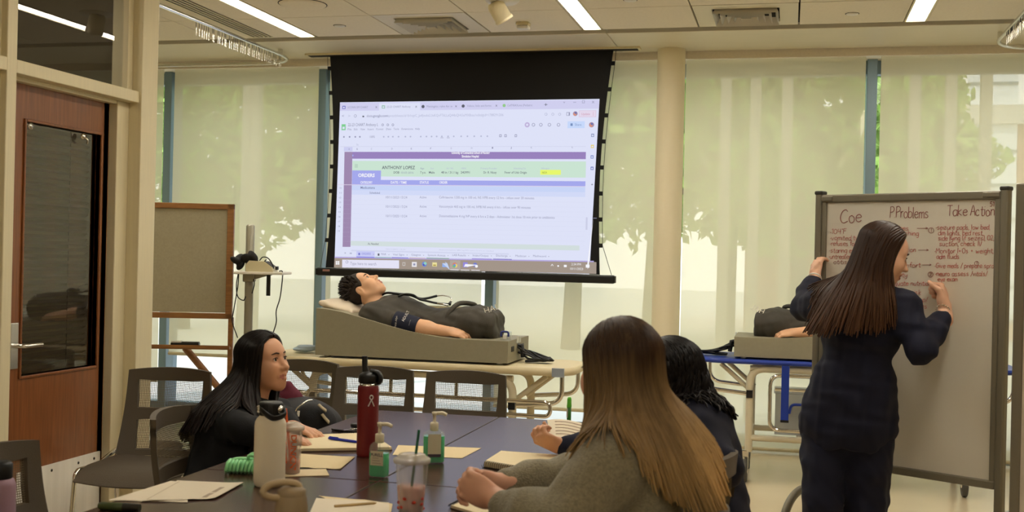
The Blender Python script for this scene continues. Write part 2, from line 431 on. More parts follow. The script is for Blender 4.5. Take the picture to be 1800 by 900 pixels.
ol = bpy.data.lights.new('office_fill', 'AREA'); ol.energy = 30; ol.size = .6; ol.color = (1, .9, .75); oo = bpy.data.objects.new('office_fill', ol); COL.objects.link(oo); oo.location = (-4.4, 3.4, 2.95)  # added unseen fill light that brightens the blind slats behind the door
# door (leaf recessed in the frame)
DX = PX - .10
dz = lambda x, y: atx(x, y, DX)
yl, yr = dz(30, 300).y - .02, dz(211, 300).y + .05
door = bpy.data.objects.new('door_1', None); COL.objects.link(door); door.location = (DX, yl, 0); struct(door)
door['label'] = 'cherry wood door with a tall glass panel and steel kick plate'
gy0, gy1 = dz(41, 400).y, dz(173, 400).y; gz0, gz1 = dz(168, 642).z, dz(178, 238).z
lf = MB()
for lo, hi in (((yl, 0.01), (gy0, 2.13)), ((gy1, .01), (yr, 2.13)), ((gy0, .01), (gy1, gz0)), ((gy0, gz1), (gy1, 2.13))):
    lf.box((-.045, lo[0] - yl, lo[1]), (0, hi[0] - yl, hi[1]), M_wood)
for lo, hi in (((gy0 - .012, gz0 - .012), (gy0, gz1 + .012)), ((gy1, gz0 - .012), (gy1 + .012, gz1 + .012)), ((gy0, gz0 - .012), (gy1, gz0)), ((gy0, gz1), (gy1, gz1 + .012))):
    lf.box((-.05, lo[0] - yl, lo[1]), (.008, hi[0] - yl, hi[1]), M_wood, bev=.003)
lf.build('leaf', door)
b = MB(); b.box((-.026, gy0 - yl, gz0), (-.02, gy1 - yl, gz1), M_dglass); b.build('glass_pane', door)
b = MB(); kz = dz(175, 792).z; k1 = dz(175, 792).y - yl; b.box((0, .06, .03), (.004, k1, kz), mat('satin kick plate', srgb(246, 244, 240), .28, metal=.4, noise=(3, .05, (1, 9, .6))), bev=.001)  # pale, less metallic colour has the bright window reflection put into it
for yy in (.1, .3, .5, k1 - .05):
    for zz in (kz - .03, .07): b.lathe([(0, .0025), (.006, .002), (.007, 0)], M_dark, n=8, M=Matrix.Translation((.004, yy, zz)) @ Matrix.Rotation(PI / 2, 4, 'Y'))
b.build('kick_plate', door)
hp = dz(24, 608); b = MB()
b.box((0, hp.y - yl - .03, hp.z - .10), (.008, hp.y - yl + .022, hp.z + .10), M_steel, bev=.003)
b.tube(fillet([(0, hp.y - yl, hp.z), (.055, hp.y - yl, hp.z), (.055, hp.y - yl + .115, hp.z)], .015), .010, M_chrome, n=10); b.build('handle', door)
for (nm, px, py) in (('clip', 52, 222), ('latch_hook', 145, 240)):
    p = dz(px, py); b = MB(); b.lathe([(0, .012), (.014, .010), (.016, 0)], M_steel if nm == 'clip' else M_chrome, n=12, M=Matrix.Translation((.002, p.y - yl, p.z)) @ Matrix.Rotation(PI / 2, 4, 'Y'))
    if nm == 'latch_hook': b.tube(smooth_path([(.005, p.y - yl, p.z), (.02, p.y - yl + .01, p.z - .015), (.012, p.y - yl + .02, p.z - .03)]), .005, M_chrome)
    b.build(nm, door)
# slatted blind on the office side of the door glass
blind = thing('venetian_blind', 'slatted window blind hanging behind the glass panel of the wooden door', 'blind', (DX - .075, gy0, gz1))
W, Hh = gy1 - gy0, gz1 - gz0
b = MB(); b.box((-.015, -.02, -.0), (.015, W + .02, .035), M_white, bev=.003); b.build('head_rail', blind)
M_slat = mat('aluminium slat', srgb(168, 160, 140), .45)
b = MB(); ns = int((Hh + .02) / .03)
for i in range(ns):
    z = -.03 - i * .03; b.add([(-.011, -.015, z - .008), (-.011, W + .015, z - .008), (.011, W + .015, z + .007), (.011, -.015, z + .007)], [(0, 1, 2, 3)], M_slat)
b.build('slats', blind)['kind'] = 'stuff'
b = MB()
for yy in (W * .12, W * .74): b.tube([(.013, yy, 0), (.013, yy, -Hh - .02)], .0016, M_dark, n=5)
b.build('ladder_cord', blind)

# ------------------------------------------------------------------ window wall
wf = []
MX = [aty(302, 200, 8.93).x, aty(569, 300, 8.93).x, aty(863, 520, 8.93).x, aty(1531, 200, 8.93).x, 2.1]
n = 0
bounds = [XL] + MX + [XR]
for i in range(len(bounds) - 1):
    n += 1
    w = bpy.data.objects.new('window_%d' % (n + 1), None); COL.objects.link(w); struct(w)
    a, c = bounds[i], bounds[i + 1]
    b = MB(); b.box((a, 8.93, 0), (c, 9.03, .10), M_mull, bev=.004); b.box((a, 8.93, 2.86), (c, 9.03, CZ), M_mull)
    if i < len(MX): b.box((c - .036, 8.86, 0), (c + .036, 9.05, CZ), M_mull, bev=.004)
    b.build('window_frame', w)
    b = MB(); b.box((a, YB, .1), (c, YB + .006, 2.86), M_glass); b.build('pane', w)
sbox('trim_2', (XL, 8.86, 0), (XR, 8.93, .035), M_mull)
# column
cx = (aty(1152, 300, 8.6).x + aty(1199, 300, 8.6).x) / 2
b = MB(); b.lathe([(.105, 0), (.105, 3.02)], M_column, n=32, c=(cx, 8.62, 0)); struct(b.build('column'))
# roller shades
YS = 8.74
def shade(x0, x1, zb, label, ys=YS, hemcol=None):
    t = thing('roller_shade', label, 'window blind', ((x0 + x1) / 2, ys, zb), group='roller shades on the window wall')
    w = x1 - x0; b = MB()
    P = [[(-w / 2 + w * i / 24, .004 * math.sin(i * .9) * (1 - j / 8), (2.96 - zb) * j / 8) for i in range(25)] for j in range(9)]
    b.grid(P, M_shade); b.build('cloth', t)
    b = MB(); b.tube([(-w / 2, 0, .0), (w / 2, 0, .0)], .014, mat('shade hem bar', srgb(196, 184, 150), .5), n=10); b.build('hem_bar', t)
    return t
xa = lambda px, y=300: aty(px, y, YS).x
zz = lambda px, py: aty(px, py, YS).z
shade(-7.5, xa(287, 200), .3, 'cream roller shade at the far left end, mostly hidden by the cream post')
shade(xa(306, 200), xa(557, 300), zz(700, 640), 'wide cream roller shade behind the wooden easel and grey pole')
shade(xa(577, 300), xa(846, 520), zz(840, 543), 'short cream roller shade behind the projection screen, ending above the lying manikin')
shade(xa(871, 560), cx - .10, zz(960, 718), 'cream roller shade between the projection screen and the round column')
shade(xa(1202, 300), xa(1519, 250), zz(1340, 789), 'wide cream roller shade just right of the round column, tree showing through')
shade(xa(1547, 200), 2.06, zz(1560, 800), 'cream roller shade behind the whiteboard, bright window grid showing through')

# ------------------------------------------------------------------ outside, seen through the shades
M_conc = mat('sunlit paving', srgb(205, 200, 190), .9, noise=(.6, .08))
sbox('exterior_ground', (-40, YB + .1, -.3), (40, 60, -.12), M_conc)
M_leaf = mat('tree leaves', srgb(128, 164, 70), .7, noise=(1.2, .35)); M_bark = mat('bark', srgb(80, 66, 52), .9, bump=(20, .5))
def tree(x, y, h, r, seed, label):
    rg = random.Random(seed); t = thing('leafy_tree', label, 'tree', (x, y, -.12), group='trees outside the windows')
    b = MB(); b.tube([(0, 0, 0), (.05, 0, h * .3), (-.05, .1, h * .6), (0, 0, h * .85)], [.17, .13, .09, .03], M_bark, n=9)
    for i in range(6):
        a = i * 1.05; b.tube([(0, 0, h * (.32 + .07 * i)), (r * .6 * math.cos(a), r * .6 * math.sin(a), h * (.5 + .07 * i))], [.06, .015], M_bark, n=6)
    b.build('trunk', t)
    V = []; F = []
    for i in range(4200):
        while True:
            p = Vector((rg.uniform(-1, 1), rg.uniform(-1, 1), rg.uniform(-1, 1)))
            if p.length < 1 and p.length > .35: break
        c = Vector((p.x * r, p.y * r, h * .64 + p.z * h * .38)) + Vector((.25 * math.sin(9 * p.z), .25 * math.sin(8 * p.x), 0))
        q = Quaternion((rg.gauss(0, 1), rg.gauss(0, 1), rg.gauss(0, 1), rg.gauss(0, 1))).normalized(); s = rg.uniform(.09, .17)
        o = len(V)
        for d in ((-s, 0, 0), (0, -s * .5, .02), (s, 0, 0), (0, s * .5, .02)): V.append(c + q @ Vector(d))
        F.append((o, o + 1, o + 2, o + 3))
    b = MB(); b.add(V, F, M_leaf); b.build('foliage', t)['kind'] = 'stuff'
tree(-1.7, 14.5, 6.4, 1.9, 1, 'green leafy tree outside, showing faintly through the shade right of the column')
tree(.1, 18.5, 6.2, 2.3, 2, 'green leafy tree outside, behind the left edge of the whiteboard')
tree(-3.6, 19, 6.4, 2.2, 4, 'green leafy tree outside, behind the projection screen')
tree(1.9, 22, 5.0, 1.7, 5, 'green leafy tree outside, in front of the brick building')
tree(-11.5, 20, 6.5, 2.4, 6, 'green leafy tree outside, far left beyond the easel bay')
tree(-1.2, 22.6, 7.4, 2.7, 7, 'tall green tree outside, farthest back right of the column')
tree(-7.6, 15, 5.6, 1.9, 3, 'green leafy tree outside, showing faintly through the shade behind the easel')
M_brick = mat('brick wall outside', srgb(176, 128, 104), .9, noise=(2, .08)); M_sky = mat('bright window glass outside', srgb(190, 215, 240), .08, metal=.7)
bd = thing('brick_building', 'brick building with a tall gridded window outside, behind the shade at the right', 'building', (3, 26, -.12))
b = MB(); b.box((-4, 0, 0), (20, 6, 4.6), M_brick); b.box((-4.2, -.2, 4.6), (20.2, 6.2, 5.0), M_conc); b.build('wall', bd)
for i, (a, c) in enumerate(((-.9, .1), (.6, 1.6), (2.1, 3.1), (3.6, 4.6))):
    b = MB(); b.box((a, -.06, .4), (c, .05, 9.2), mat('pale curtain wall', srgb(235, 242, 250), .4)); 
    for k in range(13): b.box((a, -.09, .4 + k * .72), (c, -.05, .46 + k * .72), M_mull)
    b.build('window', bd)
fs = thing('louver_screen', 'row of slim vertical fins standing outside the windows', 'sun screen', (0, 11.2, -.12))
for px in (1276, 1328, 1384, 1608, 1671, 1733, 452, 437):
    x = aty(px, 200, 11.2).x; b = MB(); b.box((x - .05, -.05, 0), (x + .05, .05, 5.2), mat('fin', srgb(150, 146, 132), .6), bev=.01); b.build('fin', fs)
b = MB(); b.box((-8, -.04, 4.2), (3, .04, 4.35), MATS['fin']); b.build('rail', fs)

# ------------------------------------------------------------------ ceiling fittings
def lamp(x1, ya, yb, on, label):
    w = .138; t = thing('ceiling_light', label, 'ceiling light', (x1 - w / 2, (ya + yb) / 2, CZ), group='linear ceiling lights')
    l = (yb - ya) / 2; b = MB()
    for s in (-1, 1): b.box((s * w / 2 - .012 * (s > 0) - .0 , -l, -.004), (s * w / 2 + .012 * (s < 0), l, .03), M_frame)
    b.box((-w / 2, l - .012, -.004), (w / 2, l, .03), M_frame); b.box((-w / 2, -l, -.004), (w / 2, -l + .012, .03), M_frame); b.build('frame', t)
    b = MB(); b.box((-w / 2 + .012, -l + .012, .002), (w / 2 - .012, l - .012, .02), M_lampglow if on else M_lampoff); b.build('diffuser', t)
for (a, c, nm) in ((5.43, 7.85, 'nearest the windows'), (3.0, 5.42, 'over the tables'), (-1.6, .6, 'above and behind the camera')):
    if nm == 'nearest the windows':
        lamp(LX[0], a, c, True, 'long lit ceiling light beside the slotted air vent, left of the projection screen')
        lamp(LX[1], a, c, True, 'lit ceiling light above the projection screen, right of the spotlight')
        lamp(LX[2], a, c, True, 'lit ceiling light at the right, beside the curtain track with short hooks')
        lamp(LX[0] - 2.14, a, c, False, 'dull grey unlit ceiling light in the side bay behind the cream post')
    else:
        for x, side_ in zip(LX, ('left', 'middle', 'right')): lamp(x, a, c, True, 'lit %s ceiling light %s' % (side_, nm))
def vent(x, y, label):
    t = thing('ceiling_vent', label, 'air vent', (x + .3335, y + .334, CZ), group='square ceiling vents')
    b = MB(); h = .326; k = .21
    for lo, hi in (((-h, -h), (h, -k)), ((-h, k), (h, h)), ((-h, -k), (-k, k)), ((k, -k), (h, k))): b.box((lo[0], lo[1], 0), (hi[0], hi[1], .02), M_soffit)
    b.build('frame', t)
    b = MB()
    for i in range(5):
        a = .205 - i * .043; c = a - .022; zl, zh = -.028, .024
        for s in range(4):
            R = Matrix.Rotation(s * PI / 2, 4, 'Z'); q = [R @ Vector(v) for v in ((-a, -a, zl), (a, -a, zl), (c, -c, zh), (-c, -c, zh))]
            b.add(q, [(0, 1, 2, 3)], M_white); b.add([v + Vector((0, 0, .003)) for v in q], [(3, 2, 1, 0)], M_white)
    b.build('louvers', t)
    b = MB(); b.box((-.21, -.21, .024), (.21, .21, .03), M_plenum); b.build('duct', t)
for i, (a, y) in enumerate(sorted(VENTS)[-2:]):
    vent(a, y, 'square louvered ceiling vent above the projection screen' if i == 0 else 'square louvered ceiling vent right of the middle ceiling light')
# slotted linear diffuser
t = thing('slot_diffuser', 'long slotted air diffuser in the ceiling beside the left ceiling light', 'air vent', (-3.88, 6.6, CZ))
b = MB()
for k in range(5): b.box((-.075 + k * .034, -1.2, -.004), (-.062 + k * .034, 1.22, .02), M_frame)
b.box((-.08, 1.2, -.004), (.09, 1.225, .02), M_frame); b.build('blades', t)
b = MB(); b.box((-.075, -1.2, .0), (.085, 1.2, .01), M_plenum); b.build('slots', t)
p = atz(532, 7, CZ); b = MB(); b.lathe([(0, -.012), (.12, -.012), (.150, -.006), (.155, 0)], M_ceil, n=36); b.lathe([(.152, -.003), (.158, -.003), (.158, 0)], M_plenum, n=36)
tag(b.build('ceiling_speaker', loc=(p.x, p.y + .0, CZ)), 'large round flush ceiling speaker beside the left ceiling light', 'speaker')
for px, py, lab in ((597, 45, 'small round ceiling cover plate left of the vent above the screen'), (1498, 24, 'small round ceiling cover plate left of the right ceiling light'), (1108, 0, 'small round ceiling cover plate right of the middle ceiling light')):
    p = atz(px, py, CZ); b = MB(); b.lathe([(0, -.007), (.036, -.006), (.040, 0)], M_white, n=24); b.lathe([(.040, -.002), (.044, -.002), (.044, 0)], M_plenum, n=24)
    tag(b.build('cover_plate', loc=(p.x, p.y, CZ)), lab, 'cover plate', 'round ceiling cover plates')
p = atz(920, 40, CZ); t = thing('motion_sensor', 'small white box sensor on the ceiling below the spotlight', 'sensor', (p.x, p.y, CZ))
b = MB(); b.box((-.045, -.04, -.022), (.045, .04, 0), M_frame, bev=.006); b.build('base', t)
b = MB(); b.box((-.042, -.036, -.045), (.042, .036, -.022), M_white, bev=.008); b.build('lens', t)
p = atz(883, 0, CZ); t = thing('spotlight', 'beige cylinder spotlight on a round white ceiling base', 'spotlight', (p.x, p.y, CZ))
b = MB(); b.lathe([(0, -.02), (.09, -.02), (.105, -.008), (.108, 0)], M_white, n=32); b.build('base', t)
b = MB(); b.tube([(0, 0, -.02), (0, 0, -.05)], .014, M_white); b.build('stem', t)
d = Vector((.45, .35, -.8)).normalized(); M = frameM((-.03, -.03, -.045), d.orthogonal(), d)
b = MB(); b.lathe([(0, -.03), (.04, -.03), (.052, -.015), (.055, 0), (.055, .085), (.060, .087), (.060, .105), (.052, .105), (.046, .08), (0, .078)], M_frame, n=28, M=M); b.build('head', t)
# curtain tracks with carriers
def track(pts, side, hooks, label):
    t = thing('curtain_track', label, 'curtain track', pts[0], group='ceiling curtain tracks'); o = Vector(pts[0])
    path = fillet([Vector(p) - o for p in pts], .38, 12); b = MB()
    b.tube(path, .014, M_steel, n=8, flat=(1, .9))
    for s in (0, 1):
        b.box((path[s].x - .014, path[s].y - .014, 0), (path[s].x + .014, path[s].y + .014, .05), M_steel)
    b.build('rail', t)
    for p in hooks:
        q = Vector(p) - o; b = MB(); b.tube([q, q - Vector((0, 0, .03))], .0022, M_dark, n=5); pts2 = [q - Vector((0, 0, .03 + .012 * k)) + Vector((.003 * (k % 2), 0, 0)) for k in range(6)]
        b.tube(pts2, .0019, M_steel, n=5); b.build('carrier', t)
track([(-3.93, 4.2, 2.975), (-3.93, 8.62, 2.975), (-7.3, 8.62, 2.975)], -1, [(-3.93 + random.uniform(-.006, .006), 6.95 + i * .035 + random.uniform(-.01, .01), 2.962) for i in range(38)], 'curtain track with hanging carriers curving over the easel bay')
track([(1.335, 4.2, 2.975), (1.335, 8.6, 2.975), (3.2, 8.6, 2.975)], 1, [(1.335 + random.uniform(-.006, .006), 7.0 + i * .032 + random.uniform(-.01, .01), 2.962) for i in range(30)], 'curtain track with hanging carriers in the top right corner')
# ------------------------------------------------------------------ projection screen with the projected spreadsheet
YP = 8.50
def em(name, c, s=1.0):
    if name in MATS: return MATS[name]
    m = bpy.data.materials.new(name); m.use_nodes = True; N = m.node_tree.nodes; N.clear()
    o = N.new('ShaderNodeOutputMaterial'); e = N.new('ShaderNodeEmission'); e.inputs[0].default_value = c; e.inputs[1].default_value = s
    m.node_tree.links.new(e.outputs[0], o.inputs[0]); MATS[name] = m; return m
def E(r, g, b): return em('projected %d %d %d' % (r, g, b), srgb(r, g, b), .96)
sp_ = lambda x, y, dy=0.0: (lambda p: Vector((p.x, YP - dy, p.z)))(aty(x, y, YP))
M_fab = mat('black screen cloth', srgb(13, 13, 14), .85)
tl, tr, bl, br = sp_(580, 108), sp_(1078, 100), sp_(561, 470), sp_(1068, 483)
o = Vector(((tl.x + tr.x) / 2, YP, bl.z))
scr = thing('projection_screen', 'large black pull-down projection screen showing a spreadsheet of medical orders', 'projection screen', o)
MT = Matrix.Translation(-o)
def fq(mb, pts, m, dy):  # flat quad in the screen plane from photo points
    mb.add([sp_(x, y, dy) for x, y in pts], [(3, 2, 1, 0) if False else (0, 1, 2, 3)], m)
# cloth: outline with scalloped, tabbed edges
nt = 8; L_ = []; R_ = []
tz, bz_ = CZ - .026, bl.z
def edge_x(s, z):
    t = (tz - z) / (tz - bz_)
    xt, xb = (tl.x, bl.x + .055) if s < 0 else (tr.x, br.x - .06)
    bow = .045 * math.sin(PI * t)
    return xt + (xb - xt) * t + (bow if s < 0 else -bow)
tabs = MB(); cab = [[], []]
out_l, out_r = [], []
for i in range(41):
    z = tz + (bz_ - tz) * i / 40; out_l.append((edge_x(-1, z), z)); out_r.append((edge_x(1, z), z))
b = MB(); V = []; 
for (x, z), (x2, z2) in zip(out_l, out_r): V += [Vector((x, YP, z)), Vector((x2, YP, z2))]
b.add(V, [(2 * i, 2 * i + 1, 2 * i + 3, 2 * i + 2) for i in range(40)], M_fab)
V2 = [v + Vector((0, .004, 0)) for v in V]; b.add(V2, [(2 * i + 2, 2 * i + 3, 2 * i + 1, 2 * i) for i in range(40)], M_fab)
b.xf(MT).build('black_cloth', scr)
for s in (-1, 1):
    path = []
    for i in range(nt + 1):
        z = tz - .10 - (tz - .10 - bz_) * i / nt * .985; x = edge_x(s, z)
        if i < nt:
            tb = MB(); tb.box((x - .004 * s, YP - .002, z - .016), (x + s * .026, YP + .003, z + .016), M_fab, bev=.004); tb.xf(MT).build('tension_tab', scr)
        path.append(Vector((x + s * .026, YP, z)))
    cb_ = MB(); cb_.tube([Vector((edge_x(s, tz) + s * .02, YP, tz))] + path[:-1] + [Vector((bl.x + .01 if s < 0 else br.x + .03, YP, bz_))], .0022, M_dark, n=6); cb_.xf(MT).build('tension_cord', scr)
b = MB(); p0, p1 = sp_(558, 470), sp_(1081, 482)
b.box((p0.x, YP - .03, 1.243), (p1.x, YP + .03, 1.306), M_black, bev=.012); b.box((p0.x - .006, YP - .026, 1.249), (p0.x, YP + .026, 1.30), M_dark); b.box((p1.x, YP - .026, 1.249), (p1.x + .006, YP + .026, 1.30), M_dark); b.xf(MT).build('bottom_bar', scr)
b = MB(); q0, q1 = sp_(570, 474), sp_(582, 477); b.box((q0.x, YP - .033, 1.278), (q1.x, YP - .029, 1.294), mat('bar badge', srgb(150, 110, 100), .4)); b.xf(MT).build('maker_badge', scr)
b = MB(); s0, s1 = aty(540, 109, YP), aty(1126, 97, YP); b.box((s0.x, YP - .05, 3.004), (s1.x, YP + .05, 3.0175), M_frame); b.box((s0.x + .02, YP - .036, 3.001), (s1.x - .02, YP + .036, 3.006), M_plenum); b.xf(MT).build('ceiling_slot', scr)
# projected picture, glowing by itself in place of a projector's light
im = MB()
WHT = E(226, 230, 252); GRY = E(150, 152, 180); LGR = E(186, 190, 216); DRK = E(96, 98, 112); PUR = E(156, 134, 192); PUR2 = E(162, 140, 178); GRN = E(206, 232, 214)
BLU = E(168, 172, 240); LBL = E(204, 217, 251); YEL = E(236, 252, 112); TSK = E(166, 152, 140); STR = E(212, 211, 243); WWW = E(250, 250, 255)
fq(im, [(598, 180), (1054, 174), (1036, 482), (588, 468.5)], WHT, .003)
def rect(x0, x1, ya, yb, m, lay=1):
    """Row-aligned rectangle: photo x-range, photo y-range at its left edge."""
    a, c, d = sp_(x0, ya), sp_(x1, (ya + yb) / 2), sp_(x0, yb); y = YP - .003 - .0012 * lay
    im.add([(a.x, y, d.z), (c.x, y, d.z), (c.x, y, a.z), (a.x, y, a.z)], [(0, 1, 2, 3)], m)
def poly(pts, m, lay=1): fq(im, pts, m, .003 + .0012 * lay)
def txt(s, x0, yb, x1, cap, m, bold=0.0, lay=3):
    a, c = sp_(x0, yb), sp_(x1, yb); d = (a - Vector((0, 0, CAM_H))).dot(FW)
    size = cap * d / FPX / .69; tmp = MB(); text_into(tmp, s, Matrix(), size, m, bold=bold * size)
    w = max(v[0] for v in tmp.v) - min(v[0] for v in tmp.v); sx = (c.x - a.x) / w if x1 else 1
    y = YP - .003 - .0012 * lay
    im.add([(a.x + v[0] * sx, y, a.z + v[1]) for v in tmp.v], [tuple(f) for f in tmp.f], m)
def dot(x, y, r, m, lay=2, n=14, ry=None):
    a = sp_(x, y); k = (a - Vector((0, 0, CAM_H))).dot(FW) / FPX; yy = YP - .003 - .0012 * lay
    im.add([(a.x + r * k * math.cos(2 * PI * i / n), yy, a.z + (ry or r) * k * math.sin(2 * PI * i / n)) for i in range(n)], [tuple(range(n))], m)
# browser head
rect(598, 1053, 180.5, 195, STR); rect(667, 739, 181.5, 195, WHT, 2)
for x, m in ((605, E(120, 120, 200)), (674.5, E(120, 185, 140))):
    y = 189 - (x - 605) * .013; rect(x - 2.8, x + 2.8, y - 2.8, y + 2.8, m, 2); rect(x - 1.5, x + 1.5, y - 1.2, y + 1.6, WHT, 3)
for x, m in ((744, DRK), (814.5, DRK), (886.5, E(150, 205, 140))): dot(x, 187.5 - (x - 744) * .013, 2.9, m)
for s, x0, y, x1 in (('UCONN SIM CHART', 611, 190.6, 647), ('22-23 CHART Anthony', 680, 189.7, 722), ('Meningitis: rules for in', 750, 189, 795), ('Videos, links and forms', 821, 188, 864), ('CefTRIAXone (Pediatric', 892, 187.2, 936)): txt(s, x0, y, x1, 3.6, GRY)
for x, y in ((662, 190), (732, 189.3), (802, 188.5), (873, 187.5)): txt('x', x - 1.6, y, x + 1.6, 4.5, DRK)
txt('+', 956, 187.5, 962, 6.5, DRK); txt('-', 1007, 182, 1012, 6, GRY)
rect(1023.5, 1028, 176.8, 181.5, GRY, 2); rect(1024.2, 1027.3, 177.4, 180.9, STR, 3); txt('x', 1040.5, 181.5, 1045, 6, GRY); txt('v', 990, 181.5, 994, 4, GRY)
txt('<', 601, 206.5, 605, 5, GRY); txt('>', 612, 206.5, 616, 5, LGR); dot(625, 204, 2.6, GRY); dot(625, 204, 1.9, WHT, 3); rect(637.5, 640.5, 203.6, 206.2, DRK, 2)
txt('docs.google.com/spreadsheets/d/1b1tqzC_Je4Jvx6sLUxKQvFT6LLzQ44bQHUxMX8zsu/edit#gid=1788291206', 645, 206, 885, 4.4, LGR)
txt('docs.google.com', 645, 206, 682, 4.4, GRY, lay=4)
for x in (960, 972, 984): dot(x, 201, 2.5, LGR); dot(x, 201, 1.7, WHT, 3)
rect(996, 1002, 197.5, 203.5, GRY, 2); rect(996.8, 1000, 198.4, 202.8, WHT, 3)
def avatar(x, y, r): dot(x, y, r, E(170, 140, 160)); dot(x - .8, y + 1.2, r * .62, E(220, 150, 130), 3); dot(x + .8, y - 1.4, r * .45, E(110, 120, 180), 4)
avatar(1011.5, 200, 4.2); rect(1018, 1048, 194.5, 206, E(222, 190, 214), 2); rect(1018.7, 1047.3, 195.1, 205.4, E(232, 220, 240), 3); txt('Update', 1022, 202.6, 1037, 4, E(205, 150, 175), lay=4)
for k in range(3): dot(1043, 198 + 2.2 * k, .6, E(205, 150, 175), 4)
rect(601, 608, 218.5, 229, E(130, 210, 150), 2); rect(602.6, 606.4, 223, 227, WHT, 3)
txt('22-23 CHART Anthony L', 612, 222, 665, 5.2, E(138, 140, 165))
for x in (673, 682, 691): dot(x, 219.6, 2.2, GRY); dot(x, 219.6, 1.3, WHT, 3)
for s, x0, x1 in (('File', 611.5, 618), ('Edit', 622.5, 629), ('View', 634, 642), ('Insert', 646.5, 657), ('Format', 661.5, 674), ('Data', 679, 687.5), ('Tools', 692, 701.5), ('Extensions', 706, 726), ('Help', 730, 738)): txt(s, x0, 229.2 - (x0 - 611) * .008, x1, 3.4, GRY)
dot(927, 219.5, 4.6, E(196, 182, 222)); dot(927, 219.5, 2, WHT, 3)
for x in (938, 951, 966, 982): dot(x, 219.5, 3, GRY); dot(x, 219.5, 2.1, WHT, 3)
rect(998, 1028, 213.5, 225.5, E(202, 220, 255), 2); txt('Share', 1010.5, 221.4, 1022, 4.2, E(125, 150, 195)); rect(1003, 1007, 217, 221.5, E(125, 150, 195), 3); avatar(1040, 219.5, 4.6)
for i, x in enumerate((605, 615, 625, 633, 675, 683, 691, 701, 713, 722, 740, 750, 759, 768, 777, 788, 798, 811, 822, 834, 846, 857)): dot(x, 240.8 - i * .06, 1.5, LGR if i > 3 else GRY); 
txt('100%', 649.5, 242.5, 658.5, 4, GRY)
for x in (777, 788): rect(x - 2.5, x + 3, 242, 242.7, GRY, 2)
for x in (880, 889, 907): rect(x - 2, x + 2, 236.5, 241, GRY, 2); rect(x - 1.2, x + 1.2, 237.6, 240, WHT, 3)
txt('fx', 627, 256, 631, 3.5, LGR)
rect(598, 1030, 257.6, 258.1, E(206, 208, 232)); rect(605, 620, 258.5, 266, E(208, 210, 245))
for i, x in enumerate((613, 627, 652, 688, 722, 756, 792, 828, 863, 898, 933, 1005)): txt('ABCDEFGHIJKL'[i], x, 263.8 - (x - 613) * .009, x + 2.4, 3, GRY)
# side column icons
for x, y, m in ((1042, 238, E(140, 150, 190)), (1041.5, 257.5, E(238, 210, 90)), (1041, 276, E(125, 140, 200)), (1041, 296, E(110, 120, 190))): rect(x - 2.5, x + 2.5, y - 2.8, y + 2.8, m, 2); rect(x - 1.4, x + 1.4, y - 1.2, y + 1.6, WHT, 3)
txt('+', 1038.5, 327, 1042.5, 5, DRK)
# sheet
rect(606, 1030, 267, 279, PUR); poly([(606, 267), (620, 267), (616.5, 434), (602.6, 434)], PUR2, 2)
txt('University of Connecticut School of Nursing', 794, 270.6, 861, 4, WWW, .03); txt('Simulation Hospital', 812, 276.8, 842, 4, WWW, .03)
dot(620.5, 273.5, 1.6, BLU)
rect(620, 1030, 282.8, 310, GRN); rect(619.6, 670, 299.6, 317, BLU, 2); rect(619.3, 1029.3, 316, 324.3, BLU, 2); rect(619, 1029, 325.3, 334.2, LBL, 2); rect(619, 1029, 334.2, 342.2, E(214, 222, 252), 2)
rect(594, 1029, 324.2, 325.2, E(225, 214, 236), 3); rect(624, 629.5, 288.5, 295, E(190, 216, 200), 2)
txt('ANTHONY LOPEZ', 672, 297.3, 730, 5.7, DRK, .012); txt('DOB', 692, 305, 702, 3.8, DRK, .01); txt('03-03-2016', 705, 305.2, 727, 3.4, GRY)
for s, x0, x1 in (('Age', 739, 746), ('Sex', 757, 763), ('Ht / Wt', 785, 797), ('MRN', 811, 819), ('Primary Provider', 845, 874), ('Admitting Dx', 903, 925), ('Allergies', 951.5, 966)): txt(s, x0, 297.5, x1, 3, LGR if x0 > 740 else GRY)
for s, x0, x1 in (('7 y.o.', 739, 749), ('Male', 754, 764), ('48 in / 31.1 kg', 776, 806), ('243991', 810, 826), ('Dr. R. Nicey', 850, 873), ('Fever of Unk Origin', 887, 926)): txt(s, x0, 305, x1, 3.8, E(116, 122, 132), .015)
rect(950, 986, 298.6, 307.2, YEL, 2); txt('NKDA', 953, 305, 961.5, 3.4, E(150, 160, 80), .01)
txt('ORDERS', 630, 311, 659, 5.8, WWW, .03)
for s, x0, x1 in (('CATEGORY', 634, 655), ('DATE / TIME', 687, 715), ('STATUS', 738, 754), ('ORDER', 772.5, 787)): txt(s, x0, 322.8, x1, 4.2, WWW, .02)
txt('Medications', 634, 331.8, 659, 4, E(120, 125, 160), .01); txt('Scheduled', 650, 340.6, 668, 3.4, E(130, 134, 160), .01)
for k, (yb, s, x1) in enumerate(((348.7, 'Ceftriaxone 1330 mg in 100 mL NS IVPB every 12 hrs - infuse over 30 minutes', 939), (365, 'Vancomycin 465 mg in 100 mL IVPB NS every 6 hrs - infuse over 90 minutes', 933), (381.6, 'Dexamethasone 4 mg IVP every 6 hrs x 2 days - Administer 1st dose 10 min prior to antibiotics', 975))):
    txt('10/11/2023 13:24', 677.5, yb, 715, 4.1, GRY); txt('Active', 738, yb, 750, 4.1, GRY); txt(s, 772, yb, x1, 4.2, GRY)
for i in range(10): txt(str(10 + i), 596.5 - i * .35, 332 + i * 8.4, 600 - i * .35, 2.8, GRY)
for i in range(10): rect(603, 1028, 351 + i * 8.1, 351.3 + i * 8.1, E(218, 222, 246), 2)
rect(617, 1019, 423.4, 431.8, E(214, 226, 226), 2); txt('As Needed', 647, 430.2, 666, 3.6, E(120, 126, 132), .01)
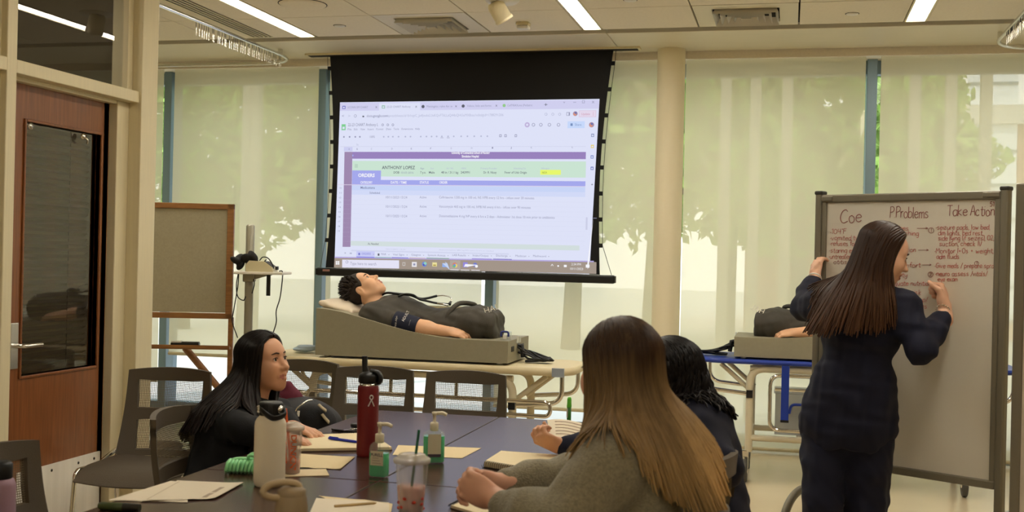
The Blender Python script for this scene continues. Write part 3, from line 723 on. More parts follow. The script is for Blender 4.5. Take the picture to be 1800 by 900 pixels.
txt('10/11/2023 13:24', 678, 438.6, 712, 1.6, LGR); txt('Acetaminophen 480 mg PO every 6 hrs as needed', 772, 440, 868, 1.6, LGR)
rect(1030, 1033, 382, 404, E(208, 211, 235), 2); rect(618, 895, 439.2, 441.6, E(214, 218, 242), 2)
# sheet tabs
rect(627, 659, 441, 451, E(205, 208, 250), 2)
for s, x0, x1, y in (('ORDERS', 636, 652, 447.6), ('MAR', 670, 679, 448.4), ('Vital Signs', 691, 711, 449), ('Glasgow', 723, 740, 449.4), ('System Assess', 752, 783, 450), ('LAB Results', 795, 819, 450), ('Intake/Output', 831, 859, 450.6), ('Discharge', 872, 892, 451), ('Medscan', 906, 925, 451.4), ('Medrecord', 937, 960, 451.6)):
    txt(s, x0, y, x1, 3.5, E(128, 132, 215) if x0 < 640 else GRY); txt('v', x1 + 4, y, x1 + 6, 2, DRK)
for x, y in ((632, 446.5), (666, 447.5)): rect(x - 1.5, x + 1.5, y - 2, y + 2, DRK if x > 640 else E(120, 124, 205), 3)
txt('+', 605, 447, 608.5, 4.5, GRY); rect(615, 619, 444, 446.5, LGR, 2)
poly([(588.6, 451.2), (1044, 458.6), (1044, 461), (588.5, 453.6)], E(184, 172, 226), 2)
for x0, x1, m in ((627, 659, E(120, 122, 225)), (660, 688, E(150, 190, 190)), (689, 718, E(128, 128, 215)), (720, 748, E(214, 190, 190)), (750, 790, E(130, 170, 130)), (830, 865, E(150, 130, 215)), (867, 900, E(120, 110, 190))):
    y = 450.6 + (x0 - 600) * .0155; rect(x0, x1, y, y + 1.3, m, 3)
# task bar
poly([(588.5, 453.4), (1048.6, 460.8), (1048.4, 481.5), (587.6, 470)], TSK, 2)
poly([(602, 456.3), (702, 457.6), (702, 472), (602, 470.2)], E(232, 231, 250), 3)
for dx in (-1.7, 1.7):
    for dy in (-1.7, 1.7): rect(594 + dx - 1.4, 594 + dx + 1.4, 462 + dy - 1.4, 462 + dy + 1.4, WWW, 3)
dot(610.5, 460.5, 2.5, GRY, 4); dot(610.5, 460.5, 1.8, E(232, 231, 250), 5); txt('Type here to search', 616, 465.4, 662, 5, GRY, lay=4)
rect(708, 713, 461, 467.2, E(205, 200, 196), 3); rect(709, 712, 462.2, 466, TSK, 4)
rect(724.5, 733, 460.4, 469, E(236, 234, 240), 3); rect(727, 730.6, 463, 466.6, GRY, 4)
dot(746.5, 464.3, 4.4, E(110, 140, 220), 3); dot(748, 463, 2.6, E(150, 215, 200), 4); dot(745.6, 465.6, 1.7, E(90, 90, 170), 5)
rect(760.5, 768.5, 461.2, 468.2, E(238, 226, 160), 3); rect(762, 767, 465, 467.4, E(180, 160, 90), 4)
rect(778, 787, 462.6, 469.4, E(150, 180, 240), 3); poly([(778, 462.6), (787, 463), (782.5, 460)], E(200, 215, 245), 4)
rect(791.5, 809.5, 457.4, 474.4, E(182, 170, 160), 3); dot(800, 466, 4.3, E(225, 120, 105), 4); dot(801.4, 467, 3.4, E(235, 215, 120), 5); dot(799, 467.4, 3, E(120, 190, 130), 6); dot(800, 466, 2, E(110, 150, 225), 7)
rect(814.5, 822.5, 461, 469.6, E(150, 140, 225), 3); poly([(816, 469), (818.4, 464), (821, 469.2)], WWW, 4)
dot(835.5, 465.5, 3.8, E(120, 130, 205), 3); dot(838, 468, 2.6, WWW, 4)
for x in (792, 810.5, 829): rect(x, x + 15, 473.6 + (x - 792) * .02, 474.6 + (x - 792) * .02, WWW, 4)
txt('^', 968, 470, 973, 6, WWW); dot(981.5, 467.5, 1.6, WWW, 3); rect(991.5, 996.5, 465.5, 469.5, WWW, 3); txt('2:34 PM', 1004.5, 466.4, 1021, 4, WWW); txt('10/11/2023', 1001.5, 474.2, 1024, 4, WWW)
rect(1030, 1036.5, 465, 470.4, WWW, 3); poly([(1032, 470), (1035, 470), (1033, 473)], WWW, 4)
rect(1043, 1049, 383, 384, GRY, 2)
im.xf(MT).build('projected_picture', scr)
# ------------------------------------------------------------------ single-stroke handwriting
GL = {
'a': [[(3.6, 3.2), (2.4, 4), (.9, 3.6), (.3, 2), (.8, .3), (2, 0), (3.2, 1), (3.6, 3.4)], [(3.6, 4), (3.5, 1), (4.2, 0)]],
'b': [[(.4, 7), (.4, 0)], [(.4, 3), (1.8, 4), (3.3, 3.3), (3.5, 1.6), (2.6, .1), (1.2, 0), (.4, .8)]],
'c': [[(3.3, 3.2), (2.2, 4), (.8, 3.4), (.3, 2), (.8, .5), (2.1, 0), (3.4, .7)]],
'd': [[(3.6, 3.2), (2.4, 4), (.9, 3.5), (.3, 2), (.9, .3), (2.2, 0), (3.4, 1)], [(3.7, 7), (3.6, 1), (4, 0)]],
'e': [[(.5, 2.1), (3.4, 2.5), (3, 3.7), (1.8, 4), (.6, 3.1), (.4, 1.4), (1.4, .1), (2.8, .2), (3.6, .9)]],
'f': [[(3, 6.3), (2.2, 7), (1.3, 6.2), (1.2, 0)], [(.1, 3.8), (2.6, 4)]],
'g': [[(3.5, 3.4), (2.2, 4), (.8, 3.4), (.4, 2), (1, .5), (2.3, .3), (3.4, 1.4)], [(3.6, 4), (3.5, -1.4), (2.4, -2.6), (.8, -2.2)]],
'h': [[(.5, 7), (.4, 0)], [(.5, 2.8), (1.8, 4), (3.1, 3.4), (3.3, 0)]],
'i': [[(.6, 4), (.6, 0)], [(.6, 5.4), (.75, 5.7)]],
'j': [[(1, 4), (.9, -1.6), (.1, -2.4)], [(1, 5.4), (1.1, 5.7)]],
'k': [[(.4, 7), (.4, 0)], [(3, 4), (.5, 1.9), (3.2, 0)]],
'l': [[(.5, 7), (.5, .6), (1, 0)]],
'm': [[(.4, 4), (.4, 0)], [(.4, 2.9), (1.4, 4), (2.3, 3.3), (2.4, 0)], [(2.4, 2.9), (3.4, 4), (4.3, 3.3), (4.5, 0)]],
'n': [[(.4, 4), (.4, 0)], [(.4, 2.8), (1.7, 4), (2.9, 3.4), (3.2, 0)]],
'o': [[(2, 4), (.7, 3.3), (.4, 1.8), (1.1, .2), (2.3, 0), (3.4, 1), (3.4, 2.8), (2, 4)]],
'p': [[(.5, 4), (.4, -2.6)], [(.5, 3), (1.8, 4), (3.2, 3.4), (3.4, 1.6), (2.5, .2), (1.1, .1), (.5, .9)]],
'q': [[(3.4, 3.2), (2.2, 4), (.8, 3.4), (.4, 1.8), (1.2, .2), (2.6, .4), (3.4, 1.4)], [(3.5, 4), (3.4, -2.6), (4.2, -1.8)]],
'r': [[(.5, 4), (.5, 0)], [(.5, 2.6), (1.5, 3.8), (2.7, 3.8)]],
's': [[(2.9, 3.4), (1.8, 4), (.7, 3.4), (.9, 2.4), (2.4, 1.7), (2.9, .8), (1.8, 0), (.4, .5)]],
't': [[(1.3, 6.2), (1.2, .8), (1.9, 0), (2.8, .4)], [(.1, 4.2), (2.6, 4.3)]],
'u': [[(.4, 4), (.5, 1), (1.4, 0), (2.7, .7), (3.1, 2)], [(3.2, 4), (3.2, 0)]],
'v': [[(.3, 4), (1.7, 0), (3.2, 4)]],
'w': [[(.3, 4), (1.2, 0), (2.3, 3), (3.3, 0), (4.4, 4)]],
'x': [[(.3, 4), (3, 0)], [(3, 4), (.3, 0)]],
'y': [[(.4, 4), (.6, 1.8), (1.8, 1.3), (3, 2.2)], [(3.3, 4), (3, -.8), (1.8, -2.5), (.6, -2)]],
'z': [[(.4, 3.9), (3, 4), (.3, 0), (3.2, 0)]],
'C': [[(4.4, 6), (3.2, 7), (1.4, 6), (.4, 3.4), (.8, .9), (2.4, -.2), (4.6, .8)]],
'P': [[(.6, 7), (.4, 0)], [(.4, 6.8), (2.6, 7.1), (4, 5.8), (3.2, 4), (.6, 3.4)]],
'T': [[(0, 6.9), (4.4, 7)], [(2.2, 7), (2.1, 0)]],
'A': [[(.1, 0), (2.2, 7), (4, 0)], [(.9, 2.6), (3.4, 2.7)]],
'F': [[(.5, 7), (.4, 0)], [(.5, 7), (3.6, 7)], [(.5, 3.8), (3, 3.9)]],
'M': [[(.3, 0), (.6, 7), (2.4, 2.6), (4.2, 7), (4.6, 0)]],
'G': [[(4.2, 6), (2.8, 7), (1.1, 6), (.4, 3.2), (1.4, .4), (3.2, .2), (4.3, 1.8), (4.3, 3.1), (2.6, 3.1)]],
'I': [[(.6, 7), (.6, 0)]], 'O': [[(2.4, 7), (.9, 6), (.4, 3.4), (1.2, .5), (2.8, 0), (4.2, 1.6), (4.3, 4.8), (2.4, 7)]],
'V': [[(.1, 7), (2, 0), (4, 7)]],
'0': [[(1.8, 6.8), (.5, 5), (.5, 1.8), (1.7, 0), (3, 1.6), (3, 5), (1.8, 6.8)]], '1': [[(.3, 5.6), (1.3, 7), (1.3, 0)]],
'2': [[(.4, 5.6), (1.5, 7), (3, 6), (2.6, 4), (.3, 0), (3.4, .1)]], '4': [[(.7, 7), (.4, 3.4), (3.4, 3.5)], [(2.8, 7), (2.7, 0)]],
'5': [[(3, 7), (.7, 6.9), (.5, 4), (2, 4.3), (3.2, 2.8), (2.4, .4), (.4, .3)]],
'.': [[(.4, 0), (.6, .3)]], ',': [[(.6, .4), (.2, -1.2)]], '/': [[(0, -.8), (2.4, 7)]], '(': [[(1.4, 7.2), (.3, 4), (1.2, -.6)]], ')': [[(.2, 7.2), (1.2, 4), (.3, -.6)]],
'+': [[(.3, 3), (2.7, 3)], [(1.5, 4.4), (1.5, 1.6)]], '*': [[(.5, 2.6), (.9, 2.3), (.5, 2.1), (.4, 2.5)]], 'd0': [], '^': [[(.5, 6.8), (1, 6), (.2, 5.8), (.4, 6.8)]],
'>': [[(0, 2.6), (7.4, 2.8)], [(6, 4.1), (7.5, 2.8), (5.9, 1.6)]], ' ': []}
ADV = {' ': 2.2, 'i': 1.4, 'l': 1.6, 'j': 1.7, 'm': 5.1, 'w': 5, 't': 2.9, 'f': 2.7, 'r': 3, '.': 1.3, ',': 1.2, '1': 2, 'I': 1.5, '*': 1.6, '^': 1.4, '(': 1.8, ')': 1.6, '/': 2.6, '>': 9, 'T': 4.5, 'C': 5, 'O': 4.9, 'M': 5.2, 'G': 5}
def handwrite(mb, s, place, x0, yb, x1, xh, m, r, seed=0):
    """place(px, py) -> point on the board; px x0..x1 on baseline yb, x-height xh (px)."""
    rg = random.Random(seed + len(s)); tot = sum(ADV.get(c, 4.1) for c in s); ux = (x1 - x0) / tot; uy = xh / 4; x = 0
    for c in s:
        jy = rg.uniform(-.35, .35); js = rg.uniform(.92, 1.08)
        for st in GL.get(c, []):
            P = [place(x0 + (x + px * js + py * .06) * ux, yb - (py + jy) * uy) for px, py in st]
            P = smooth_path(P, 3) if len(P) > 2 else P
            mb.tube(P, r, m, n=4, caps=False)
        x += ADV.get(c, 4.1)
# ------------------------------------------------------------------ mobile whiteboard
WBL = Vector((.114, 5.464, 0)); WBR = Vector((.862, 5.020, 0)); wx = (WBR - WBL).normalized(); wn = wx.cross(Vector((0, 0, 1)))  # wn faces the viewer
if wn.y > 0: wn = -wn
BW = (WBR - WBL).length; BZ0, BZ1 = .515, 1.748
wb = thing('mobile_whiteboard', 'large rolling whiteboard covered in red handwriting, grey frame on posts', 'whiteboard', (WBL.x, WBL.y, 0), math.atan2(wx.y, wx.x))
M_wb = mat('whiteboard enamel', srgb(214, 207, 192), .24, noise=(2, .02)); M_wbf = mat('grey board frame', srgb(128, 122, 106), .42, metal=.35)
ML = wb.matrix_basis.inverted()
def wplace(px, py, off=.0016):
    C = Vector((0, 0, CAM_H)); r = at(px, py, 1) - C; t = (WBL - C).dot(wn) / r.dot(wn); return ML @ (C + r * t + wn * off)
b = MB(); b.box((.02, .0, BZ0 + .02), (BW - .02, .016, BZ1 - .02), M_wb); b.build('panel', wb)
b = MB(); fr = .034
b.box((.028, -.012, BZ1 - .036), (BW - .028, .028, BZ1), M_wbf, bev=.006); b.box((.028, -.012, BZ0), (BW - .028, .028, BZ0 + .036), M_wbf, bev=.006)
b.box((.028, -.01, BZ0), (.052, .026, BZ1), M_wbf, bev=.006); b.box((BW - .052, -.01, BZ0), (BW - .028, .026, BZ1), M_wbf, bev=.006); b.build('frame', wb)
for s, x in ((0, 0.012), (1, BW - .012)):
    b = MB(); b.box((x - .017, -.014, .39), (x + .017, .032, BZ1 + .012), M_wbf, bev=.008)
    b.box((x - .02, -.017, BZ1 + .0), (x + .02, .035, BZ1 + .018), M_dark, bev=.006); b.build('post', wb)
    b = MB(); b.tube(fillet([(x, -.30, .062), (x, -.235, .40), (x, .235, .40), (x, .30, .062)], .17, 10), .019, M_wbf if s == 0 else M_wbf, n=12); ft = b.build('foot', wb)
    for yy in (-.29, .29):
        b = MB(); b.lathe([(0, -.012), (.026, -.012), (.03, -.008), (.03, .008), (.026, .012), (0, .012)], M_black, n=18, M=Matrix.Translation((x, yy, .0305)) @ Matrix.Rotation(PI / 2, 4, 'Y')); b.build('caster', ft)
b = MB(); b.box((.03, -.018, BZ1 - .030), (.085, -.011, BZ1 - .008), M_wbf, bev=.003); b.build('corner_clip', wb); b = MB(); b.box((BW - .10, -.018, BZ1 - .026), (BW - .03, -.011, BZ1 - .006), M_wbf, bev=.003); b.build('corner_clip', wb)
INK = mat('red marker ink', srgb(188, 46, 34), .5); INK2 = mat('dark red marker ink', srgb(140, 56, 48), .5)
for s, x0, yb, x1, xh, m, r in (
    ('Coe', 1476, 391, 1516, 13, INK2, .0016), ('P.Problems', 1564, 383, 1633, 11, INK2, .0013), ('Take Action', 1665, 379, 1750, 10.5, INK2, .0013), ('51', 1740, 363, 1748, 4.5, INK2, .0012),
    ('*104^F', 1459, 411, 1489, 5, INK, 0), ('*vomited twice', 1459, 422, 1524, 5, INK, 0), ('*refuses food', 1459, 432, 1512, 5, INK, 0), ('*staring episodes', 1458, 444, 1530, 5, INK, 0), ('*untreated', 1457, 455, 1497, 5, INK, 0), ('otitis', 1465, 464, 1490, 4.6, INK2, 0),
    ('*seizures', 1553, 405, 1598, 5, INK, 0), ('twitching', 1572, 414, 1616, 5, INK, 0), ('dehydration', 1555, 443, 1611, 5, INK, 0), ('discomfort', 1562, 470, 1619, 5, INK, 0), ('anxiety', 1558, 487, 1596, 5, INK, 0), ('inadequate nutrition', 1548, 502, 1638, 5, INK, 0), ('*injury risk', 1574, 518, 1620, 5, INK, 0), ('knowledge gap/', 1558, 531, 1631, 5, INK, 0), ('social issues', 1576, 542, 1630, 5, INK, 0),
    ('>', 1612, 405, 1633, 5, INK2, 0), ('>', 1614, 443, 1634, 5, INK2, 0), ('>', 1621, 469, 1640, 5, INK2, 0),
    ('*seizure pads, low bed,', 1645, 403.5, 1741, 5, INK, 0), ('dim lights, bed rest,', 1649, 413.5, 1729, 5, INK, 0), ('side lying (if seizes), O2,', 1649, 422.5, 1748, 5, INK, 0), ('suction, check IV', 1651, 432.5, 1726, 5, INK, 0),
    ('*Monitor I+Os + weight,', 1643, 445, 1747, 5, INK, 0), ('adm fluids', 1646, 455, 1687, 5, INK, 0), ('*Give meds / prepare spray', 1643, 471, 1753, 5, INK, 0), ('*neuro assess /vitals/', 1644, 485, 1736, 5, INK, 0), ('eye exam', 1648, 494, 1684, 4.6, INK, 0),
    ('1', 1636, 408, 1638, 3.6, INK2, 0), ('1', 1716, 465.5, 1718, 3, INK2, 0), ('2', 1634, 485, 1638.5, 3, INK2, 0)):
    h = MB(); handwrite(h, s, wplace, x0, yb, x1, xh, m, r or .00085, seed=int(x0 * 7 + yb)); h.build('handwriting', wb)
for x, y, rr in ((1637, 405, 4.6), (1717, 463, 3.7), (1636, 482.5, 4.6)): h = MB(); h.tube([wplace(x + rr * math.cos(a * .42), y + rr * 1.02 * math.sin(a * .42)) for a in range(16)], .0009, INK2, n=4, caps=False); h.build('ink_circle', wb)
# second rolling board, only its edge in view at the far right
b0 = at(1781, 600, 4.1); 
w2 = thing('mobile_whiteboard', 'second rolling whiteboard cut off by the right side of the photo, dark frame edge', 'whiteboard', (b0.x, b0.y, 0), -.42)
b = MB(); b.box((.03, 0, .35), (1.2, .014, 1.70), M_wb); b.build('panel', w2)
b = MB(); b.box((.0, -.012, .32), (.034, .028, 1.735), M_wbf, bev=.006); b.box((.03, -.012, 1.70), (1.2, .028, 1.735), M_wbf, bev=.005); b.box((.03, -.012, .32), (1.2, .028, .355), M_wbf, bev=.005); b.box((1.2, -.012, .32), (1.234, .028, 1.735), M_wbf, bev=.005); b.build('frame', w2)
for x in (.017, 1.217):
    b = MB(); b.box((x - .017, .03, .34), (x + .017, .06, 1.5), M_wbf, bev=.006); b.build('post', w2)
    b = MB(); b.tube(fillet([(x, -.28, .02), (x, -.18, .14), (x, .045, .36), (x, .20, .14), (x, .30, .02)], .12, 8), .019, M_wbf, n=12); b.build('foot', w2)
# ------------------------------------------------------------------ tables
TZ = .74
M_lam = mat('dark walnut laminate', srgb(62, 38, 28), .24, noise=(3, .18, (1, 14, 1)), spec=.5)
M_edge = mat('dark table edge', srgb(36, 24, 20), .4); M_leg = mat('grey table leg', srgb(120, 116, 108), .4, metal=.6)
def table(x0, x1, y0, y1, label):
    t = thing('conference_table', label, 'table', ((x0 + x1) / 2, (y0 + y1) / 2, 0), group='dark conference tables')
    w, l = (x1 - x0) / 2, (y1 - y0) / 2; b = MB(); b.box((-w, -l, TZ - .028), (w, l, TZ), M_lam, bev=.003); b.build('top', t)
    b = MB()
    for lo, hi in (((-w - .002, -l), (-w + .002, l)), ((w - .002, -l), (w + .002, l)), ((-w, -l - .002), (w, -l + .002)), ((-w, l - .002), (w, l + .002))): b.box((lo[0], lo[1], TZ - .030), (hi[0], hi[1], TZ - .004), M_edge)
    b.build('edge_band', t)
    for s in (-1, 1):
        y = s * (l - .18); b = MB(); b.box((-.03, y - .02, .08), (.03, y + .02, TZ - .03), M_leg, bev=.006); b.tube(fillet([(-w + .05, y, .06), (-w * .4, y, .09), (w * .4, y, .09), (w - .05, y, .06)], .05), .022, M_leg); b.box((-w + .08, y - .02, TZ - .05), (w - .08, y + .02, TZ - .028), M_leg)
        g = b.build('leg', t)
        for xx in (-w + .06, w - .06):
            c = MB(); c.lathe([(0, -.012), (.024, -.012), (.026, 0), (.024, .012), (0, .012)], M_black, n=16, M=Matrix.Translation((xx, y, .027)) @ Matrix.Rotation(PI / 2, 4, 'Y')); c.build('caster', g)
table(-1.775, -1.203, 3.254, 4.735, 'dark conference table under the red bottle and left spiral notebook')
table(-1.198, -.60, 3.254, 4.735, 'dark conference table under the held paper and the green marker')
table(-1.775, -1.203, 1.75, 3.249, 'dark conference table under the white bottle and green hair clip')
table(-1.198, -.60, 1.75, 3.249, 'dark conference table under the clear cup with a green straw')
# ------------------------------------------------------------------ mesh-back chairs
M_chair = mat('taupe chair frame', srgb(84, 74, 60), .55, bump=(300, .15)); M_seat = mat('woven seat fabric', srgb(92, 82, 68), .8, bump=(260, .4))
def m_mesh(name, col, hole):
    m = bpy.data.materials.new(name); m.use_nodes = True; N = m.node_tree.nodes; L = m.node_tree.links; N.clear()
    o = N.new('ShaderNodeOutputMaterial'); t = N.new('ShaderNodeBsdfTransparent'); d = N.new('ShaderNodeBsdfDiffuse'); d.inputs[0].default_value = col
    tc = N.new('ShaderNodeTexCoord'); mx = N.new('ShaderNodeMixShader'); fac = []
    for ax, dr in (('X', 0), ('Z', 1)):
        w = N.new('ShaderNodeTexWave'); w.bands_direction = ax; w.inputs['Scale'].default_value = 45; L.new(tc.outputs['Object'], w.inputs[0])
        g = N.new('ShaderNodeMath'); g.operation = 'GREATER_THAN'; g.inputs[1].default_value = 1 - hole; L.new(w.outputs['Fac'], g.inputs[0]); fac.append(g)
    mu = N.new('ShaderNodeMath'); mu.operation = 'MULTIPLY'; L.new(fac[0].outputs[0], mu.inputs[0]); L.new(fac[1].outputs[0], mu.inputs[1])
    L.new(mu.outputs[0], mx.inputs[0]); L.new(d.outputs[0], mx.inputs[1]); L.new(t.outputs[0], mx.inputs[2]); L.new(mx.outputs[0], o.inputs[0]); return m
M_mesh = m_mesh('taupe mesh', srgb(118, 106, 86), .74)
def bk(u, v, off=0.0):
    w = .222 - .022 * v; z = .45 + .41 * v - .012 * u * u * v; y = .20 + .085 * v + .02 * math.sin(PI * v) - .05 * u * u
    return Vector((u * w, y + off, z))
def patch(mb, u0, u1, v0, v1, m, th=.011, n=10, k=8):
    """Curved slab of the backrest between edge functions."""
    for off, fl in ((-th, 1), (th, 0)):
        P = [[bk(u0(j / k if callable(u0) else 0) + (u1(j / k) - u0(j / k)) * i / n, v0(i / n) + (v1(i / n) - v0(i / n)) * j / k, off) for i in range(n + 1)] for j in range(k + 1)]
        mb.grid(P if not fl else [r[::-1] for r in P], m)
        if fl: A = P
        else: B = P
    rim = lambda G: [G[0][i] for i in range(n + 1)] + [G[j][n] for j in range(1, k + 1)] + [G[k][i] for i in range(n - 1, -1, -1)] + [G[j][0] for j in range(k - 1, 0, -1)]
    a, c = rim(A), rim(B); q = len(a); mb.add(a + c, [(i, (i + 1) % q, q + (i + 1) % q, q + i) for i in range(q)], m)
K = lambda c: (lambda t: c)
def chair(label, loc, rz):
    t = thing('mesh_back_chair', label, 'chair', loc, rz, group='mesh back chairs'); b = MB()
    patch(b, K(-1), K(1), lambda s: .90 - .05 * (1 - abs(2 * s - 1) ** 3) - .05 * max(0, abs(2 * s - 1) - .86) / .14, K(1), M_chair, n=24)
    uo = lambda v: .80 - .16 * (1 - v) ** 1.3
    for s in (-1, 1): patch(b, (lambda v: -1) if s < 0 else uo, (lambda v: -uo(v)) if s < 0 else (lambda v: 1), K(.02), K(.93), M_chair, n=6, k=14)
    patch(b, K(-.85), K(.85), lambda s: .40 + .012 * math.sin(PI * s), lambda s: .545 - .02 * math.sin(PI * s), M_chair, n=16)
    patch(b, K(-.95), K(.95), K(0), K(.07), M_chair, n=16); b.build('back_frame', t)
    b = MB(); b.grid([[bk(-.9 + 1.8 * i / 16, .04 + .9 * j / 12) for i in range(17)] for j in range(13)], M_mesh); b.build('back_mesh', t)
    b = MB()
    def st(i, j, dz):
        a = -1 + 2 * i / 16; y = -.24 + .47 * j / 12; w = .235 - .02 * (j / 12); e = 1 - max(abs(a) ** 6, abs(-1 + j / 6) ** 6)
        return Vector((a * w, y, .452 - .018 * (1 - a * a) - .05 * max(0, 1 - j / 3.5) ** 2 + dz * max(.15, e)))
    b.grid([[st(i, j, .014) for i in range(17)] for j in range(13)], M_seat); b.grid([[st(i, j, -.022) for i in range(16, -1, -1)] for j in range(13)], M_seat)
    e0 = [st(i, 0, .014) for i in range(17)] + [st(16, j, .014) for j in range(1, 13)] + [st(i, 12, .014) for i in range(15, -1, -1)] + [st(0, j, .014) for j in range(11, 0, -1)]
    e1 = [st(i, 0, -.022) for i in range(17)] + [st(16, j, -.022) for j in range(1, 13)] + [st(i, 12, -.022) for i in range(15, -1, -1)] + [st(0, j, -.022) for j in range(11, 0, -1)]
    q = len(e0); b.add(e0 + e1, [(i, (i + 1) % q, q + (i + 1) % q, q + i) for i in range(q)], M_seat); b.build('seat', t)
    for s in (-1, 1):
        b = MB(); b.tube(fillet([(s * .245, .20, .47), (s * .25, .02, .425), (s * .25, -.19, .44), (s * .255, -.24, .012)], .05), .0105, M_chrome); b.build('leg', t)
        b = MB(); b.tube(fillet([(s * .225, .235, .50), (s * .24, .18, .43), (s * .25, .27, .012)], .06), .0105, M_chrome); b.build('leg', t)
        for yy in (-.24, .27):
            b = MB(); b.lathe([(0, 0), (.014, 0), (.015, .008), (.013, .022), (0, .024)], M_black, n=12, c=(s * (.255 if yy < 0 else .25), yy, 0)); b.build('foot_cap', t)
    b = MB(); b.tube([(-.25, 0, .42), (.25, 0, .42)], .009, M_chrome); b.tube([(-.245, .21, .437), (.245, .21, .437)], .009, M_chrome); b.build('cross_bar', t)
    return t
def place(px, d, z=.86): p = at(px, 640, d); return (p.x, p.y, 0)
def facing(dx, dy): return math.atan2(dx, -dy)     # chair front points along (dx, dy)
p1, p2 = place(664, 5.72), place(823, 5.6); CHR = {}
CHR['a'] = chair('mesh back chair pushed to the table behind the red bottle', (p1[0], p1[1] - .24, 0), facing(.05, -1))
CHR['b'] = chair('mesh back chair at the far table end, second to the right of the backpack', (p2[0], p2[1] - .24, 0), facing(.03, -1))
p = place(528, 6.0); CHR['c'] = chair('mesh back chair behind the backpack, left of the red bottle', (p[0], p[1] - .24, 0), facing(-.12, -1))
p = place(288, 5.42); CHR['d'] = chair('mesh back chair standing beside the cream door post', (p[0] + .06, p[1] - .22, 0), facing(.14, -1))
CHR['e'] = chair('mesh back chair the dark-haired woman in profile sits on', (-1.88, 3.69, 0), facing(1, .12))
CHR['f'] = chair('mesh back chair cut off at the lower left corner of the photo', (-1.93, 2.80, 0), facing(1, .1))
CHR['g'] = chair('mesh back chair under the woman with curly dark hair', (-.44, 3.46, 0), facing(-1, .25))
CHR['h'] = chair('mesh back chair under the blonde woman in the grey sweater', (-.42, 2.64, 0), facing(-1, .12))
# ------------------------------------------------------------------ waste bin and easel
p = at(272, 800, 5.9)
t = thing('waste_bin', 'dark grey waste bin behind the chair beside the door post', 'bin', (p.x, p.y, 0))
b = MB(); b.lathe([(0, .004), (.10, .004), (.105, 0), (.135, .40), (.142, .405), (.14, .412), (.132, .41), (.10, .02), (0, .02)], mat('bin plastic', srgb(70, 62, 52), .5), n=28); b.build('body', t)
M_oak = mat('oak easel wood', srgb(140, 96, 52), .45, noise=(4, .2, (3, 3, 16)))
p0, p1_ = at(160, 362, 6.95), at(411, 358, 7.0); ex = (p1_ - p0); ex.z = 0; EW = ex.length; ez = math.atan2(ex.y, ex.x)
es = thing('easel', 'wooden easel with a wide tan tackboard, behind the cream door post', 'easel', (p0.x, p0.y, 0), ez)
EM = es.matrix_basis.inverted(); el = lambda x, y: (lambda C: EM @ (C + (at(x, y, 1) - C) * ((p0 - C).dot(Vector((-ex.y, ex.x, 0))) / (at(x, y, 1) - C).dot(Vector((-ex.y, ex.x, 0))))))(Vector((0, 0, CAM_H)))
zt, zb = el(411, 359).z, el(408, 561).z; xr = el(411, 400).x; fw = .038
b = MB(); b.box((fw, .006, zb + fw), (xr - fw, .02, zt - fw * .8), mat('tan tackboard', srgb(158, 150, 126), .85, noise=(90, .06))); b.build('board', es)
b = MB()
for lo, hi in (((0, zt - .034), (xr, zt)), ((0, zb), (xr, zb + .034)), ((0, zb), (.04, zt)), ((xr - .04, zb), (xr, zt))): b.box((lo[0], -.006, lo[1]), (hi[0], .03, hi[1]), M_oak, bev=.003)
b.build('frame', es)
for x in (.0, xr - .022):
    b = MB(); b.box((x, .0, 0.0), (x + .03, .034, zb + .01), M_oak, bev=.003); b.build('leg', es)
    c = MB(); c.tube([(x + .015, -.26, .02), (x + .015, .26, .02)], .018, M_oak, n=8); c.build('foot', es)
tz_ = el(350, 608).z; b = MB(); b.box((.0, -.05, tz_ - .018), (xr, .02, tz_), M_oak, bev=.003); b.box((.0, -.054, tz_ - .01), (xr, -.046, tz_ + .008), M_oak); b.build('tray', es)
q0, q1 = el(322, 612), el(372, 672); b = MB(); dv = (q1 - q0); q1 = q0 + dv * 2.6
b.tube([(q0.x, .045, q0.z), (q1.x, .045, q1.z)], .022, M_oak, n=4); b.build('brace', es)
kn = el(413, 460); b = MB(); b.lathe([(0, 0), (.010, 0), (.010, .02), (.024, .022), (.026, .04), (.02, .05), (0, .052)], M_black, n=16, M=Matrix.Translation((xr - .002, .01, kn.z)) @ Matrix.Rotation(PI / 2, 4, 'Y')); b.build('knob', es)
q = es.matrix_basis @ Vector((el(327, 604).x, -.018, tz_))
t = thing('chalkboard_eraser', 'black eraser with grey end lying on the easel tray', 'eraser', q, ez)
b = MB(); b.box((-.085, -.024, .0), (.085, .024, .02), M_black, bev=.004); b.build('felt', t); b = MB(); b.box((-.083, -.022, .020), (-.02, .022, .030), M_lampoff, bev=.003); b.box((-.02, -.022, .02), (.083, .022, .026), M_dark, bev=.003); b.build('grip', t)
# ------------------------------------------------------------------ monitor pole
p = at(438, 500, 6.9); ps = thing('monitor_stand', 'grey rolling pole stand with a small white shelf behind the dark-haired woman', 'stand', (p.x, p.y, 0))
M_pole = mat('grey pole paint', srgb(150, 146, 130), .4, metal=.35)
ztop = at(442, 395, 6.9).z; zsh = at(440, 478, 6.9).z
b = MB(); b.lathe([(0, ztop), (.018, ztop), (.026, ztop - .008), (.026, .07), (0, .07)][::-1], M_pole, n=20); b.build('pole', ps)
b = MB()
for k in range(5): a = k * 2 * PI / 5 + .3; b.tube([(0, 0, .09), (.27 * math.cos(a), .27 * math.sin(a), .068)], [.026, .016], M_pole)
bs = b.build('base', ps)
for k in range(5):
    a = k * 2 * PI / 5 + .3; c = MB(); c.lathe([(0, -.012), (.026, -.012), (.028, 0), (.026, .012), (0, .012)], M_black, n=14, M=Matrix.Translation((.27 * math.cos(a), .27 * math.sin(a), .028)) @ Matrix.Rotation(PI / 2, 4, 'X')); c.build('caster', bs)
